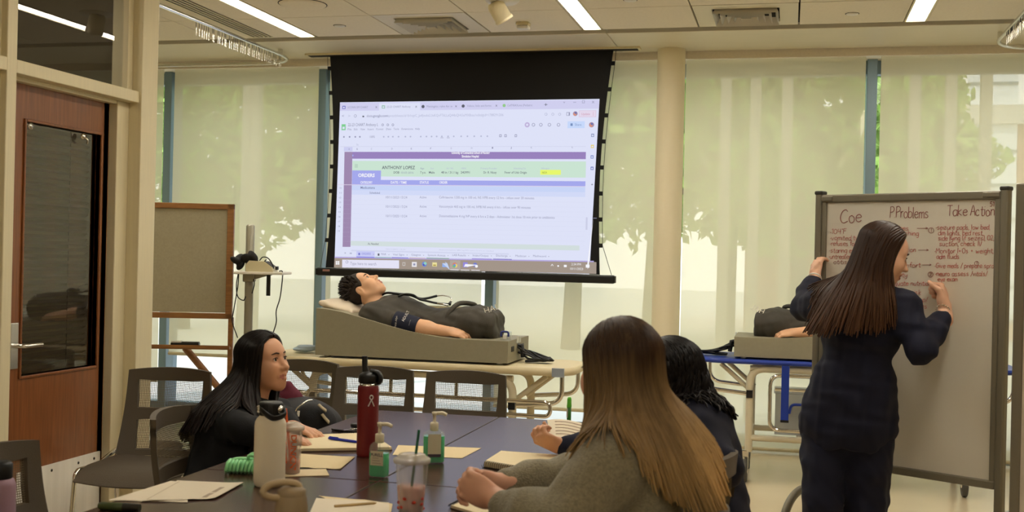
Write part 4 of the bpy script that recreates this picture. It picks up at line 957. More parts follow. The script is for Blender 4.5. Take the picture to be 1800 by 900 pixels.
sx0, sx1 = (at(420, 478, 6.9) - p).dot(RT), (at(505, 480, 6.9) - p).dot(RT)
RM = Matrix.Rotation(YAW, 4, 'Z')
b = MB(); b.box((sx0, -.14, zsh - .012), (sx1, .14, zsh + .004), M_white, RM, bev=.004); b.build('shelf', ps)
b = MB(); b.box((-.034, -.034, zsh - .06), (.034, .034, zsh - .012), M_pole, RM, bev=.006); b.prism([(-.02, zsh - .012), (.14, zsh - .012), (.0, zsh - .055)], -.02, .02, M_pole, RM @ Matrix.Rotation(PI / 2, 4, 'X')); b.build('bracket', ps)
q = p + RT * ((at(463, 470, 6.9) - p).dot(RT)) - FW * .05
t = thing('pressure_monitor', 'small beige monitor with dark sloped face on the pole shelf', 'medical monitor', (q.x, q.y, zsh + .004), YAW)
b = MB(); b.prism([(-.08, 0), (.085, 0), (.075, .03), (.03, .062), (-.06, .066), (-.08, .04)], -.07, .07, mat('beige device', srgb(206, 196, 160), .45), Matrix.Rotation(PI / 2, 4, 'X')); b.build('case', t)
b = MB(); b.prism([(.032, .0635), (.0765, .0315), (.073, .028), (.03, .06)], -.06, .06, M_dark, Matrix.Rotation(PI / 2, 4, 'X')); b.build('display', t)
b = MB(); b.box((.086, -.02, .012), (.10, .02, .034), M_black, bev=.003); b.build('plug', t)
f = Field(); q = p + RT * ((at(433, 463, 6.9) - p).dot(RT)) - FW * .06; rg = random.Random(3)
for i in range(9): f.ell(Vector((q.x, q.y, zsh + .035)) + Vector((rg.uniform(-.05, .06), rg.uniform(-.03, .03), rg.uniform(-.012, .035) + .006 * i)), (.034, .03, .018), rot_to((rg.uniform(-1, 1), rg.uniform(-1, 1), .5), (0, 0, 1)), .012)
V, F = f.mesh(.004); tag(nn_mesh('folded_cuff', V, F, [mat('black nylon cuff', srgb(18, 18, 19), .75, bump=(200, .3))]), 'rumpled black cuff heaped at the left of the pole shelf', 'arm cuff')
sh = lambda px, py, back=-.06: (lambda w: Vector((w.x, w.y, w.z)))(at(px, py, 6.9) + FW * back)
b = MB()
for pts in (((462, 458), (468, 452), (478, 455), (486, 470), (478, 474), (470, 462), (474, 456)), ((425, 480), (422, 500), (424, 520), (434, 527), (438, 520)), ((426, 480), (424, 505), (417, 545), (415, 565), (424, 592)), ((452, 490), (453, 500), (449, 515)), ((496, 476), (502, 480), (498, 520), (491, 545), (491, 565), (484, 588))):
    b.tube(smooth_path([sh(x, y, -.09 if i < 99 else 0) for i, (x, y) in enumerate(pts)], 8), .0035, M_black, n=6)
tag(b.build('device_cables'), 'thin black cables looping off the pole shelf', 'cable')['kind'] = 'stuff'
a, c = at(472, 484, 6.83), at(472, 520, 6.83); b = MB(); b.box((a.x - .013, a.y, c.z), (a.x + .013, a.y + .004, a.z + .02), M_black, bev=.001); b.box((a.x - .013, a.y, a.z + .0), (a.x + .013, a.y + .02, a.z + .024), M_black)
tag(b.build('black_strap'), 'short black strap hanging from the edge of the pole shelf', 'strap')
# ------------------------------------------------------------------ stretchers
M_crm = mat('cream enamel tube', srgb(214, 204, 176), .35); M_bluem = mat('blue vinyl', srgb(24, 54, 150), .4); M_pad = mat('cream deck', srgb(212, 198, 160), .5)
M_deckg = mat('grey deck', srgb(196, 192, 178), .4)
def rslab(mb, x0, x1, y0, y1, z0, z1, r, m):
    pts = []
    for cx_, cy_, a0 in ((x1 - r, y1 - r, 0), (x0 + r, y1 - r, 90), (x0 + r, y0 + r, 180), (x1 - r, y0 + r, 270)):
        for k in range(9): a = math.radians(a0 + k * 11.25); pts.append((cx_ + r * math.cos(a), cy_ + r * math.sin(a)))
    n = len(pts); e = .012
    rows = [[Vector((x, y, z)) for x, y in pts] for z in (z0 + e, z1 - e)]; cxm, cym = (x0 + x1) / 2, (y0 + y1) / 2
    ins = lambda z, k: [Vector((x + (cxm - x) * 0 - (k * math.copysign(1, x - cxm)), y - (k * math.copysign(1, y - cym)), z)) for x, y in pts]
    R = [ins(z0, e), rows[0], rows[1], ins(z1, e)]
    mb.grid([r_ + [r_[0]] for r_ in R], m); mb.add(R[0], [tuple(range(n))[::-1]], m); mb.add(R[3], [tuple(range(n))], m)
def caster(par, x, y, r=.075, s=.0):
    b = MB(); b.lathe([(0, -.016), (r * .55, -.016), (r * .6, -.012), (r * .9, -.016), (r, -.010), (r, .010), (r * .9, .016), (r * .6, .012), (r * .55, .016), (0, .016)], mat('grey rubber tyre', srgb(84, 82, 76), .6), n=28, M=Matrix.Translation((x + .02 * s, y, r)) @ Matrix.Rotation(PI / 2, 4, 'Y'))
    b.lathe([(0, -.02), (.02, -.02), (.02, .02), (0, .02)], M_steel, n=12, M=Matrix.Translation((x + .02 * s, y, r)) @ Matrix.Rotation(PI / 2, 4, 'Y')); w = b.build('caster', par)
    b = MB(); 
    for k in (-.022, .018): b.box((x + .02 * s + k, y - .014, r - .01), (x + .02 * s + k + .004, y + .014, r * 2 + .035), M_steel)
    b.box((x + .02 * s - .022, y - .022, r * 2 + .015), (x + .02 * s + .022, y + .022, r * 2 + .06), M_chrome, bev=.004); b.build('fork', w)
def stretcher(label, loc, L, W, deckm, tubem, legx, dz_=.80, th=.045):
    t = thing('hospital_stretcher', label, 'stretcher', loc, group='wheeled stretchers'); b = MB(); rslab(b, -L / 2, L / 2, -W / 2, W / 2, dz_ - th, dz_, .16, deckm); b.build('deck', t)
    for s, lx in zip((-1, 1), legx):
        b = MB()
        for y in (-W / 2 + .06, W / 2 - .06): b.tube(fillet([(lx - s * .40, y, dz_ - th - .03), (lx, y, dz_ - th - .03), (lx, y, .20)], .10, 8), .024, tubem, n=14)
        b.tube([(lx, -W / 2 + .06, .31), (lx, W / 2 - .06, .31)], .02, tubem); b.tube([(lx, -W / 2 + .06, .24), (lx, W / 2 - .06, .24)], .016, tubem); lg = b.build('leg_frame', t)
        for y in (-W / 2 + .06, W / 2 - .06): caster(lg, lx, y, s=s)
        for y in (-W / 2 + .10, W / 2 - .10): b = MB(); b.tube([(lx - s * .02, y, .58), (lx + s * .19, y, dz_ - th - .01)], .015, tubem); b.build('brace', t)
        for y in (-W / 2 + .05, W / 2 - .05):
            b = MB(); b.tube(fillet([(lx + s * .29, y, dz_ - th), (lx + s * .29, y, .60), (lx, y, .575)], .09, 8), .014, M_chrome); b.box((lx - .02, y - .02, .55), (lx + .02, y + .01, .60), M_black); b.build('push_handle', t)
    b = MB()
    for y in (-W / 2 + .06, W / 2 - .06): b.tube([(legx[0], y, .29), (legx[1], y, .29)], .02, tubem); b.tube([(legx[0], y, dz_ - th - .03), (legx[1], y, dz_ - th - .03)], .02, tubem)
    b.build('side_bar', t)
    b = MB(); b.box((legx[0] + .3, -W / 2 + .08, .305), (legx[1] - .3, W / 2 - .08, .318), M_steel); b.build('shelf', t)
    return t
S1 = Vector((-2.16, 6.62, 0)); L1 = stretcher('cream stretcher under the screen carrying the lying manikin', S1, 1.96, .60, M_pad, M_crm, (-.62, .62))
S2 = Vector((.41, 7.79, 0)); L2 = stretcher('blue topped stretcher half hidden behind the rolling whiteboard', S2, 2.0, .60, M_bluem, M_crm, (-.65, .65), th=.03)
def loop(pts, m, r): b = MB(); b.tube(fillet(pts, .07, 8, closed=True), r, m, closed=True); return b
for par, y0, x0, x1, z0, z1 in ((L1, -.325, -.62, .86, .53, .61), (L2, -.325, -.52, .55, .36, .71)):
    b = loop([(x0, y0, z0), (x1, y0, z0), (x1, y0, z1), (x0, y0, z1)], M_chrome, .0125)
    if par is L2: b.tube([(x0 + .03, y0, .62), (x1, y0, .62)], .011, M_chrome)
    b.build('side_rail', par)
for x in (-.45, -.1, .3):
    b = MB(); b.tube([(x, -.31, .61), (x, -.30, .76)], .010, M_chrome); b.build('rail_post', L1)
b = MB(); q = (.90, -.27); b.box((.86, -.305, .753), (.93, -.29, .803), mat('silver tape', srgb(150, 158, 168), .4)); b.build('tape', L1)
b = MB(); xs = aty(1380, 690, 7.44).x - S2.x; b.box((xs - .024, -.352, .42), (xs + .024, -.346, .775), M_bluem); b.box((xs - .026, -.354, .415), (xs + .026, -.344, .43), M_black); b.build('strap', L2)
# storage bin on the lower shelf of the blue stretcher
q = aty(1366, 690, 7.66); q1_ = aty(1440, 690, 7.66)
t = thing('storage_bin', 'clear plastic storage bin with blue handle on the lower stretcher shelf', 'storage bin', (q.x + .16, 7.70, .318))
M_clear = m_glass('clear bin plastic', (.93, .94, .95, 1)); b = MB()
M_frost = mat('frosted plastic', srgb(190, 192, 190), .3, alpha=.45)
for lo, hi in (((-.17, -.13), (.19, -.126)), ((-.17, .126), (.19, .13)), ((-.17, -.13), (-.166, .13)), ((.186, -.13), (.19, .13))): b.box((lo[0], lo[1], 0), (hi[0], hi[1], .27), M_frost)
b.box((-.17, -.13, 0), (.19, .13, .004), M_frost); b.build('tub', t)
b = MB(); b.box((-.18, -.14, .265), (.20, .14, .285), M_frost, bev=.006); b.build('lid', t)
b = MB(); b.tube(fillet([(-.08, -.137, .14), (-.07, -.142, .20), (.17, -.142, .20), (.18, -.137, .14)], .03), .009, M_bluem); b.build('handle', t)
b = MB(); b.box((-.12, -.115, .006), (.17, .11, .15), mat('dark bin contents', srgb(58, 60, 66), .7, noise=(30, .6)), bev=.02); b.build('contents', t)
b = MB(); b.box((.05, -.134, .04), (.10, -.1305, .075), M_white); b.build('label_tag', t)
q = aty(742, 703, 6.55)
f = Field(); f.ell((q.x, q.y, .345), (.11, .08, .03), k=.02); f.ell((q.x + .04, q.y, .362), (.06, .06, .025), k=.02); V, F = f.mesh(.008, wrinkles(5, .004, 40))
tag(nn_mesh('folded_cloth', V, F, [mat('teal cloth', srgb(14, 92, 94), .85)]), 'teal folded cloth on the lower shelf of the cream stretcher', 'cloth')
b = MB(); b.box((q.x - .15, q.y - .12, .318), (q.x + .16, q.y + .1, .324), M_white); b.box((q.x - .13, q.y - .10, .324), (q.x + .18, q.y + .11, .331), M_white); tag(b.build('paper_pile'), 'white papers under the teal cloth on the stretcher shelf', 'paper')
q = aty(536, 612, 6.6)
f = Field(); f.ell((q.x, q.y, .822), (.075, .07, .015), k=.01); f.ell((q.x + .012, q.y, .838), (.06, .055, .012), k=.01); V, F = f.mesh(.004, wrinkles(8, .002, 60))
tag(nn_mesh('face_mask_stack', V, F, [mat('pale blue fabric', srgb(168, 186, 200), .8)]), 'pale blue folded pad at the left end of the cream stretcher', 'pad')
# ------------------------------------------------------------------ grey sloped manikin bases
M_box = mat('grey laminate base', srgb(146, 140, 118), .55, bump=(220, .08), noise=(50, .03))
def base(label, x0, x1, y0, y1, prof, z0, flip=False):
    """prof: outline of the side (x, z) along the top."""
    t = thing('sloped_plinth', label, 'plinth', ((x0 + x1) / 2, (y0 + y1) / 2, z0), group='sloped manikin bases'); cx_, cy_ = (x0 + x1) / 2, (y0 + y1) / 2
    out = [(x0 - cx_, .012), (x1 - cx_, .012)] + [(x - cx_, z - z0) for x, z in prof]
    b = MB(); b.prism(out, -(y1 - cy_), -(y0 - cy_), M_box, Matrix.Rotation(PI / 2, 4, 'X')); b.build('body', t)
    for x in (x0 - cx_ + .06, x1 - cx_ - .06):
        for y in (y0 - cy_ + .05, y1 - cy_ - .05): c = MB(); c.lathe([(0, 0), (.018, 0), (.02, .012), (0, .012)], M_white, n=14, c=(x, y, 0)); c.build('foot', t)
    xe = (x1 if not flip else x0) - cx_; s = 1 if not flip else -1
    for y in (-.15, .10):
        b = MB(); b.box((xe - .01 * s, y - .035, .07), (xe + .003 * s, y + .035, .105), M_black, bev=.01); b.build('hand_slot', t)
    b = MB(); b.box((xe, -.055, .115), (xe + .003 * s, -.01, .155), M_lampoff); b.box((xe, .0, .115), (xe + .003 * s, .05, .15), M_lampoff); b.build('socket_plate', t)
    return t
Y0, Y1, ZD = 6.355, 6.885, .802
bx = lambda px, py: (lambda p: (p.x, p.z))(aty(px, py, Y0))
prof = [bx(893, 600), bx(860, 599), bx(830, 597.5), bx(800, 595.5), bx(772, 592.5), bx(745, 588), bx(715, 581.5), bx(685, 573.5), bx(655, 564.5), bx(625, 555.5), bx(600, 548.5), bx(575, 543.5), bx(556, 541.5)]
PROF = prof; X0, X1 = prof[-1][0], prof[0][0]
base('grey sloped base under the lying manikin on the cream stretcher', X0, X1, Y0, Y1, prof, ZD)
def top_z(x):  # height of the sloped top
    P = sorted(PROF); 
    for (a, b_), (c, d) in zip(P, P[1:]):
        if a <= x <= c: return b_ + (d - b_) * (x - a) / (c - a)
    return P[0][1] if x < P[0][0] else P[-1][1]
DXB = -.345 - (-(X1 - X0)) # mirrored copy starts at -.345
Y2 = 7.53; mir = lambda x: (X1 - x) + (-.345)
prof2 = sorted([(mir(x), z) for x, z in PROF], reverse=True)
base('grey sloped base on the blue topped stretcher, behind the whiteboard', -.345, -.345 + X1 - X0, Y2, Y2 + .53, prof2, ZD, True)
# cables at the box ends
def coil(label, o, sgn, seed):
    rg = random.Random(seed); b = MB()
    for k in range(7):
        P = [o + Vector((sgn * x, rg.uniform(-.05, .05), z)) for x, z in ((0, rg.uniform(.05, .10)), (.06, rg.uniform(.03, .07)), (.14, rg.uniform(.014, .04)), (.20 + rg.uniform(-.02, .02), rg.uniform(.012, .03)), (.13, rg.uniform(.008, .02)), (.05, .01))]
        b.tube(smooth_path(P, 7), .0065, M_black, n=7)
    b.tube([o + Vector((0, -.02, .10)), o + Vector((sgn * .02, -.02, .10)), o + Vector((sgn * .03, -.02, .03))], .014, M_black)
    return tag(b.build('cable_bundle'), label, 'cable', 'black cable bundles')
coil('black cable bundle at the right end of the cream stretcher', Vector((X1 + .004, 6.62, ZD)), 1, 1)
coil('black cable bundle at the left end of the blue topped stretcher', Vector((-.350, 7.72, ZD)), -1, 2)
# small clip device on the base
q = aty(889, 592, 6.45); t = thing('finger_sensor', 'small white and blue finger clip sensor on the grey base', 'sensor', (q.x, 6.45, top_z(q.x)))
b = MB(); b.box((-.032, -.02, 0), (.032, .025, .05), m_glass('clear case', (.9, .92, .94, 1)), bev=.006); b.build('case', t)
b = MB(); b.tube(fillet([(-.022, -.024, .022), (-.022, -.024, .05), (.022, -.024, .05), (.022, -.024, .022)], .014), .006, mat('blue rubber', srgb(36, 44, 110), .5)); b.build('clip', t)
b = MB(); b.box((-.012, -.026, .006), (.012, -.018, .032), M_white, bev=.003); b.build('window', t)
# ------------------------------------------------------------------ people
def m_skin(name, col):
    m = mat(name, col, .48, noise=(9, .05), spec=.4); p = m.node_tree.nodes['Principled BSDF']
    p.inputs['Subsurface Weight'].default_value = .03; p.inputs['Subsurface Radius'].default_value = (.8, .3, .2); p.inputs['Subsurface Scale'].default_value = .01
    return m
M_lip = mat('lips', srgb(182, 116, 100), .4); M_eyew = mat('eye white', srgb(225, 218, 208), .2); M_iris = mat('dark iris', srgb(40, 26, 18), .15); M_brow = mat('dark brows', srgb(62, 42, 30), .8)
def person(name, label, cat, base): return thing(name, label, cat, base)
def put(o, root): o.parent = root; o.location = -Vector(root.location); return o
def add_head(F, c, f, u, k=1.0):
    """Skull, jaw, nose, lips, sockets and ears around centre c; f = where the face points, u = crown."""
    R = rot_to(f, u); c = np.array(c, float); W = lambda a, s, h: c + R @ (np.array([a, s, h]) * k); z = lambda r: r * k
    F.ell(W(-.014, 0, .034), np.array((.093, .073, .086)) * k, R, .02); F.ell(W(.028, 0, -.03), np.array((.061, .060, .080)) * k, R, .03)
    for s in (-1, 1):
        F.cap(W(-.008, s * .056, -.045), W(.060, s * .018, -.096), z(.020), z(.017), z(.035)); F.ell(W(.058, s * .036, -.026), np.array((.030, .026, .032)) * k, R, .03)
        F.cap(W(.074, s * .012, .030), W(.062, s * .044, .030), z(.012), z(.010), z(.02))
    F.cap(W(.070, 0, -.100), W(.074, 0, -.094), z(.018), z(.016), z(.025)); F.ell(W(.046, 0, .048), np.array((.036, .052, .04)) * k, R, .03)
    for s in (-1, 1): F.ell(W(.094, s * .032, .010), np.array((.014, .019, .013)) * k, R, .014, -1)
    for s in (-1, 1): F.ell(W(.070, s * .032, .010), np.array((.0175, .018, .0155)) * k, R, .006)
    for s in (-1, 1): F.ell(W(.0925, s * .032, .0095), np.array((.0115, .0150, .0068)) * k, R, .002, -1)
    F.chain([W(.080, 0, .020), W(.092, 0, -.002), W(.113, 0, -.027)], [z(.009), z(.0095), z(.012)], z(.014))
    for s in (-1, 1): F.ell(W(.097, s * .0125, -.031), np.array((.012, .009, .0085)) * k, R, .008)
    F.cap(W(.078, 0, -.055), W(.080, 0, -.072), z(.018), z(.016), z(.02))
    F.chain([W(.086, -.023, -.0605), W(.0985, 0, -.0570), W(.086, .023, -.0605)], [z(.0055), z(.0085), z(.0055)], z(.006)); F.chain([W(.085, -.019, -.066), W(.0970, 0, -.0720), W(.085, .019, -.066)], [z(.005), z(.0085), z(.005)], z(.006))
    F.chain([W(.095, -.022, -.0638), W(.1050, 0, -.0638), W(.095, .022, -.0638)], [z(.0022)] * 3, z(.004), -1)
    for s in (-1, 1): F.ell(W(-.008, s * .074, -.004), np.array((.019, .008, .031)) * k, R, .008); F.ell(W(-.004, s * .083, -.002), np.array((.009, .006, .017)) * k, R, .006, -1)
    return W, R
def face_bits(root, W, R, k=1.0):
    for s in (-1, 1):
        b = MB(); ce = Vector(W(.0750, s * .032, .0095)); M = Matrix.Translation(ce) @ Matrix([list(r) + [0] for r in R] + [[0, 0, 0, 1]]) 
        b.lathe([(0, -.0125 * k), (.009 * k, -.009 * k), (.0125 * k, 0), (.010 * k, .0075 * k), (.0062 * k, .0109 * k)], M_eyew, n=16, M=M @ Matrix.Rotation(PI / 2, 4, 'Y')); b.lathe([(.0063 * k, .0109 * k), (.003 * k, .0123 * k), (0, .0126 * k)], M_iris, n=16, M=M @ Matrix.Rotation(PI / 2, 4, 'Y'))
        put(b.build('eye', root), root)
        b = MB(); b.tube([W(.0925, s * .014, .0325), W(.0905, s * .030, .0365), W(.078, s * .048, .0315)], [.0030 * k, .0036 * k, .0018 * k], M_brow, n=6, flat=(1, .8)); put(b.build('eyebrow', root), root)
        b = MB(); b.tube([W(.0845, s * .0165, .0105), W(.0885, s * .024, .0165), W(.0885, s * .034, .0175), W(.0825, s * .0475, .0125)], [.0012 * k, .0018 * k, .0020 * k, .0012 * k], M_brow, n=6); put(b.build('eyelash', root), root)
def add_hand(F, w, d, n, thumb, curl=(20, 30, 20), k=.94, spread=.0, tcurl=.6, tdir=None):
    """Palm, four fingers and a thumb; d = fingers' direction, n = where the palm faces, thumb = +1/-1 side of d x n."""
    w = Vector(w); d = Vector(d).normalized(); n = Vector(n); n = (n - d * n.dot(d)).normalized(); s = d.cross(n) * thumb
    Rm = np.array([[d.x, s.x, n.x], [d.y, s.y, n.y], [d.z, s.z, n.z]])
    F.cap(w - d * .05 * k, w + d * .012, .024 * k, .023 * k, .02); F.ell(w + d * .048 * k, np.array((.052, .041, .0165)) * k, Rm, .02); F.ell(w + d * .03 * k + s * .022 * k + n * .008, np.array((.032, .018, .016)) * k, Rm, .015)
    L = (.070, .078, .073, .058)
    for i in range(4):
        p = w + d * (.086 - .004 * abs(i - 1)) * k + s * (.030 - .0200 * i) * k; a = 0; q = [p - d * .02 * k, p]
        sd = (s * (spread * (1.5 - i))); ex = 1 + .06 * i
        for j in range(3):
            a += math.radians(curl[j] * ex); l = L[i] * k * (.45, .31, .24)[j]; p = p + (d * math.cos(a) + n * math.sin(a) + sd * .4).normalized() * l; q.append(p)
        F.chain(q, [.0098 * k, .0096 * k, .0086 * k, .0078 * k, .0066 * k], .0045)
    t0 = w + d * .018 * k + s * .026 * k + n * .006; td = Vector(tdir).normalized() if tdir is not None else (s * .75 + d * .7 + n * .25).normalized()
    t1 = t0 + td * .040 * k; t2 = t1 + (td * (1 - tcurl) + d * .6 * tcurl + n * tcurl * .6).normalized() * .030 * k; t3 = t2 + (td * (1 - tcurl) + d * .8 * tcurl + n * tcurl * .5 - s * tcurl * .3).normalized() * .024 * k
    F.chain([t0, t1, t2, t3], [.0125 * k, .011 * k, .0098 * k, .0075 * k], .007)
def body_mesh(F, root, skin, h=.0045, W=None, k=1.0):
    V, Fc = F.mesh(h); fm = np.zeros(len(Fc), int)
    if W is not None:
        ctr = V[Fc].mean(1)
        for (a, s, z_) in ((.100, 0, -.057), (.099, 0, -.072), (.097, .010, -.059), (.097, -.010, -.059), (.096, .010, -.070), (.096, -.010, -.070), (.091, .018, -.063), (.091, -.018, -.063)): fm[np.linalg.norm(ctr - W(a, s, z_), axis=1) < .0072 * k] = 1
    return put(nn_mesh('body', V, Fc, [skin, M_lip], root, fm), root)
TOP = {}
def cloth(F, name, root, m, h=.007, wr=None, key=None):
    if key: TOP[key] = F
    V, Fc = F.mesh(h, wr); return put(nn_mesh(name, V, Fc, [m], root), root)
def m_hair(name, top, tip, z0, z1, rough=.42):
    sc = lambda c, f: tuple(min(1, x * f) for x in c[:3]) + (1,)
    return [m_hair1('%s %d' % (name, i), sc(top, f), sc(tip, f), z0, z1, rough) for i, f in enumerate((1.0, .72, 1.3, .9))]
def m_hair1(name, top, tip, z0, z1, rough=.42):
    m = bpy.data.materials.new(name); m.use_nodes = True; N = m.node_tree.nodes; L = m.node_tree.links; p = N['Principled BSDF']
    tc = N.new('ShaderNodeTexCoord'); sp = N.new('ShaderNodeSeparateXYZ'); mr = N.new('ShaderNodeMapRange'); mr.inputs[1].default_value = z0; mr.inputs[2].default_value = z1
    nz = N.new('ShaderNodeTexNoise'); nz.inputs['Scale'].default_value = 55; mp = N.new('ShaderNodeMapping'); mp.inputs['Scale'].default_value = (1, 1, .08); L.new(tc.outputs['Object'], mp.inputs[0]); L.new(mp.outputs[0], nz.inputs[0])
    ad = N.new('ShaderNodeMath'); ad.operation = 'MULTIPLY_ADD'; ad.inputs[1].default_value = .5; ad.inputs[2].default_value = -.25; L.new(nz.outputs[0], ad.inputs[0]); sm = N.new('ShaderNodeMath'); L.new(mr.outputs[0], sm.inputs[0]); L.new(ad.outputs[0], sm.inputs[1])
    r = N.new('ShaderNodeValToRGB'); r.color_ramp.elements[0].color = tip; r.color_ramp.elements[1].color = top
    L.new(tc.outputs['Object'], sp.inputs[0]); L.new(sp.outputs[2], mr.inputs[0]); L.new(sm.outputs[0], r.inputs[0]); L.new(r.outputs[0], p.inputs['Base Color']); p.inputs['Roughness'].default_value = rough; p.inputs['Specular IOR Level'].default_value = .2
    return m
def hair(root, m, W, R, c, length, drift, body, n=240, face=62, k=1.0, curl=0.0, seed=1, thick=.006, spread=1.0, side=(0, 0, 0), side_len=1.0, tuck=.6, vol=1.0):
    """Locks that run from the parting over the skull, hang to their length and lie on the clothes (body)."""
    rg = np.random.RandomState(seed); c = np.array(c); drift = np.array(drift); side = np.array(side); b = MB(); F = Field(); R = np.array(R)
    ra, rs, ru = .106 * k * vol, .083 * k * vol, .103 * k; oc = c + R @ (np.array([-.014, 0, .030]) * k); A = np.array([ra, rs, ru])
    F.ell(oc + R @ (np.array([-.012, 0, .008]) * k), (ra - .010, rs - .005, ru - .009), R, .02)
    F.ell(c + R @ (np.array([.088, 0, -.045]) * k), np.array((.085, .068, .112)) * k, R, .02, -1)
    i = np.arange(n); fi = np.radians(face + (180 - face) * (i / n) ** .8 + rg.uniform(-5, 5, n)); fi = np.minimum(fi, PI) * np.where(i % 2, 1, -1)
    f0 = math.radians(face); fr = np.clip(1 - (np.abs(fi) - f0) / (PI - f0), 0, 1); under = i % 4 == 0
    jr = np.where(under, rg.uniform(.94, .985, n), rg.uniform(.985, 1.035, n)); sx = (-.05 + .148 * np.clip(fr * 1.15 + rg.uniform(-.12, .12, n), 0, 1)) * k; wob = rg.uniform(-.1, .1, n)
    path = []
    for j in range(8):
        th = math.radians(3 + 99 * j / 7); f2 = fi + wob * math.sin(j * .8)
        q = np.stack([ra * math.sin(th) * np.cos(f2) + sx * (1 - j / 7) ** 1.6, rs * math.sin(th) * np.sin(f2), ru * math.cos(th) * np.ones(n)], 1)
        q *= (jr / np.linalg.norm(q / A, axis=1))[:, None]; path.append(oc + q @ R.T)
    unit = lambda v: v / np.maximum(np.linalg.norm(v, axis=1), 1e-9)[:, None]
    t = unit(path[-1] - path[-2]); p = path[-1].copy(); ln = length * (1.08 - .42 * rg.uniform(0, 1, n) ** 1.6) * (1 + (side_len - 1) * fr); stp = max(8, int(length / .026)); ph = rg.uniform(0, 6.28, n)
    aw = np.stack([rg.uniform(-1, 1, n), rg.uniform(-1, 1, n), np.zeros(n)], 1) * .07 * spread; dr = drift * (1 - fr)[:, None] + side * fr[:, None]; inw = (oc - p) * tuck; inw[:, 2] = 0
    mg = np.where(under, .004, rg.uniform(.006, .016, n))
    for j in range(stp):
        w = min(1, (j + 1) / 3.0); e = dr * min(1, .55 + j / stp * .9) + inw * max(0, .9 - j / stp * 2)
        t = unit(t * (1 - w * .5) + unit(np.array([0, 0, -1.0]) + e + aw) * w * .5); p2 = body.push(p + t * (ln / stp)[:, None], mg); t = unit(p2 - p) * .7 + t * .3; p = p2; q = p.copy()
        if curl: q = q + np.stack([np.sin(ph + j * 1.25), np.cos(ph + j * 1.25), .4 * np.sin(ph + j)], 1) * curl * min(1, (j + 3) / 5) * (.6 + .4 * np.sin(ph * 3))[:, None]
        path.append(q)
    if not curl:
        for _ in range(8):
            for j in range(6, len(path) - 1): path[j] = path[j] * .5 + (path[j - 1] + path[j + 1]) * .25
        for j in range(8, len(path)): path[j] = body.push(path[j], mg * .7)
    if curl:
        for j in range(3, 8): path[j] = path[j] + np.stack([np.sin(ph + j * 1.6), np.cos(ph + j * 1.6), .3 * np.sin(ph + j)], 1) * curl * .45 * (j - 2) / 5
    path = np.stack(path, 1); L = path.shape[1]
    for a in range(n):
        tk = thick * k * rg.uniform(.7, 1.3) * (1.5 if under[a] else 1); rr_ = [tk * (.45 + .55 * min(1, x / 4)) * (1 if x < L * .65 else 1 - .8 * (x / L - .65) / .35) for x in range(L)]
        b.tube(smooth_path([Vector(v) for v in path[a]], 2), [x for x in rr_ for _ in (0, 1)][:-1], m[a % len(m)], n=5, flat=(1.3, .7))
    V, Fc = F.mesh(.007); b.add([tuple(v) for v in V], [tuple(f) for f in Fc], m[0], True)
    return put(b.build('hair', root), root)
def cpt(*pts): return [Vector(p) for p in pts]
mid = lambda a, b, t=.5: Vector(a) * (1 - t) + Vector(b) * t
M_navy = mat('navy scrub cloth', srgb(7, 11, 35), .85, bump=(400, .15), noise=(7, .12)); M_ink = mat('black knit top', srgb(12, 13, 17), .85, bump=(300, .2)); M_swt = mat('heather grey sweater', srgb(136, 128, 104), .92, bump=(260, .5), noise=(140, .22), sheen=.3)
M_shoe = mat('white trainer', srgb(200, 196, 188), .5); M_dshoe = mat('dark shoe', srgb(30, 30, 32), .6); M_denim = mat('dark trousers', srgb(24, 26, 36), .85)
def shoe(root, a, d, m):
    a = Vector(a); d = Vector(d); d.z = 0; d.normalize(); F = Field(); R = rot_to(d, (0, 0, 1))
    F.cap(a + d * -.03 + Vector((0, 0, .045)), a + d * .13 + Vector((0, 0, .035)), .042, .036, .02); F.cap(a + Vector((0, 0, .05)), a + Vector((0, 0, .09)), .042, .040, .02); F.ell(a + d * .055 + Vector((0, 0, .0)), (.14, .05, .016), R, .01)
    V, Fc = F.mesh(.007); V[:, 2] = np.maximum(V[:, 2], a.z); put(nn_mesh('shoe', V, Fc, [m], root), root)

# ---- standing woman at the whiteboard
SK1 = m_skin('fair skin', srgb(224, 176, 146))
hd = at(1553, 447, 4.76); fdir = RT * .97 + FW * .02 - UP * .36; udir = UP + RT * .34
nb = at(1519, 512, 4.80); ch = at(1514, 580, 4.80); wa = at(1502, 660, 4.83); pe = at(1490, 742, 4.86)
fw_ = (RT * .42 + FW * .91); sd_ = (RT * .91 - FW * .42)    # body forward / image-right across the shoulders
lsh, rsh = nb - sd_ * .165 - UP * .055, nb + sd_ * .155 - UP * .065
lel, lwr = at(1415, 540, 5.02), at(1431, 492, 5.17); rel, rwr = at(1618, 614, 4.62), at(1660, 556, 4.79)
lhip, rhip = pe - sd_ * .085 - UP * .02, pe + sd_ * .085 - UP * .02
lkn, rkn = Vector(at(1447, 880, 4.84)), Vector(at(1524, 880, 4.86)); lan, ran = at(1432, 1000, 4.90), at(1524, 1000, 4.92); lan.z = ran.z = .09
sw = person('person', 'woman in navy scrubs with long brown hair writing on the whiteboard', 'person', (pe.x, pe.y, 0))
Fb = Field(); W1, R1 = add_head(Fb, hd, fdir, udir, .98)
Fb.chain([W1(-.02, 0, -.05), mid(W1(-.02, 0, -.05), nb, .6), nb], [.052, .050, .062], .03); RB = rot_to(fw_, UP)
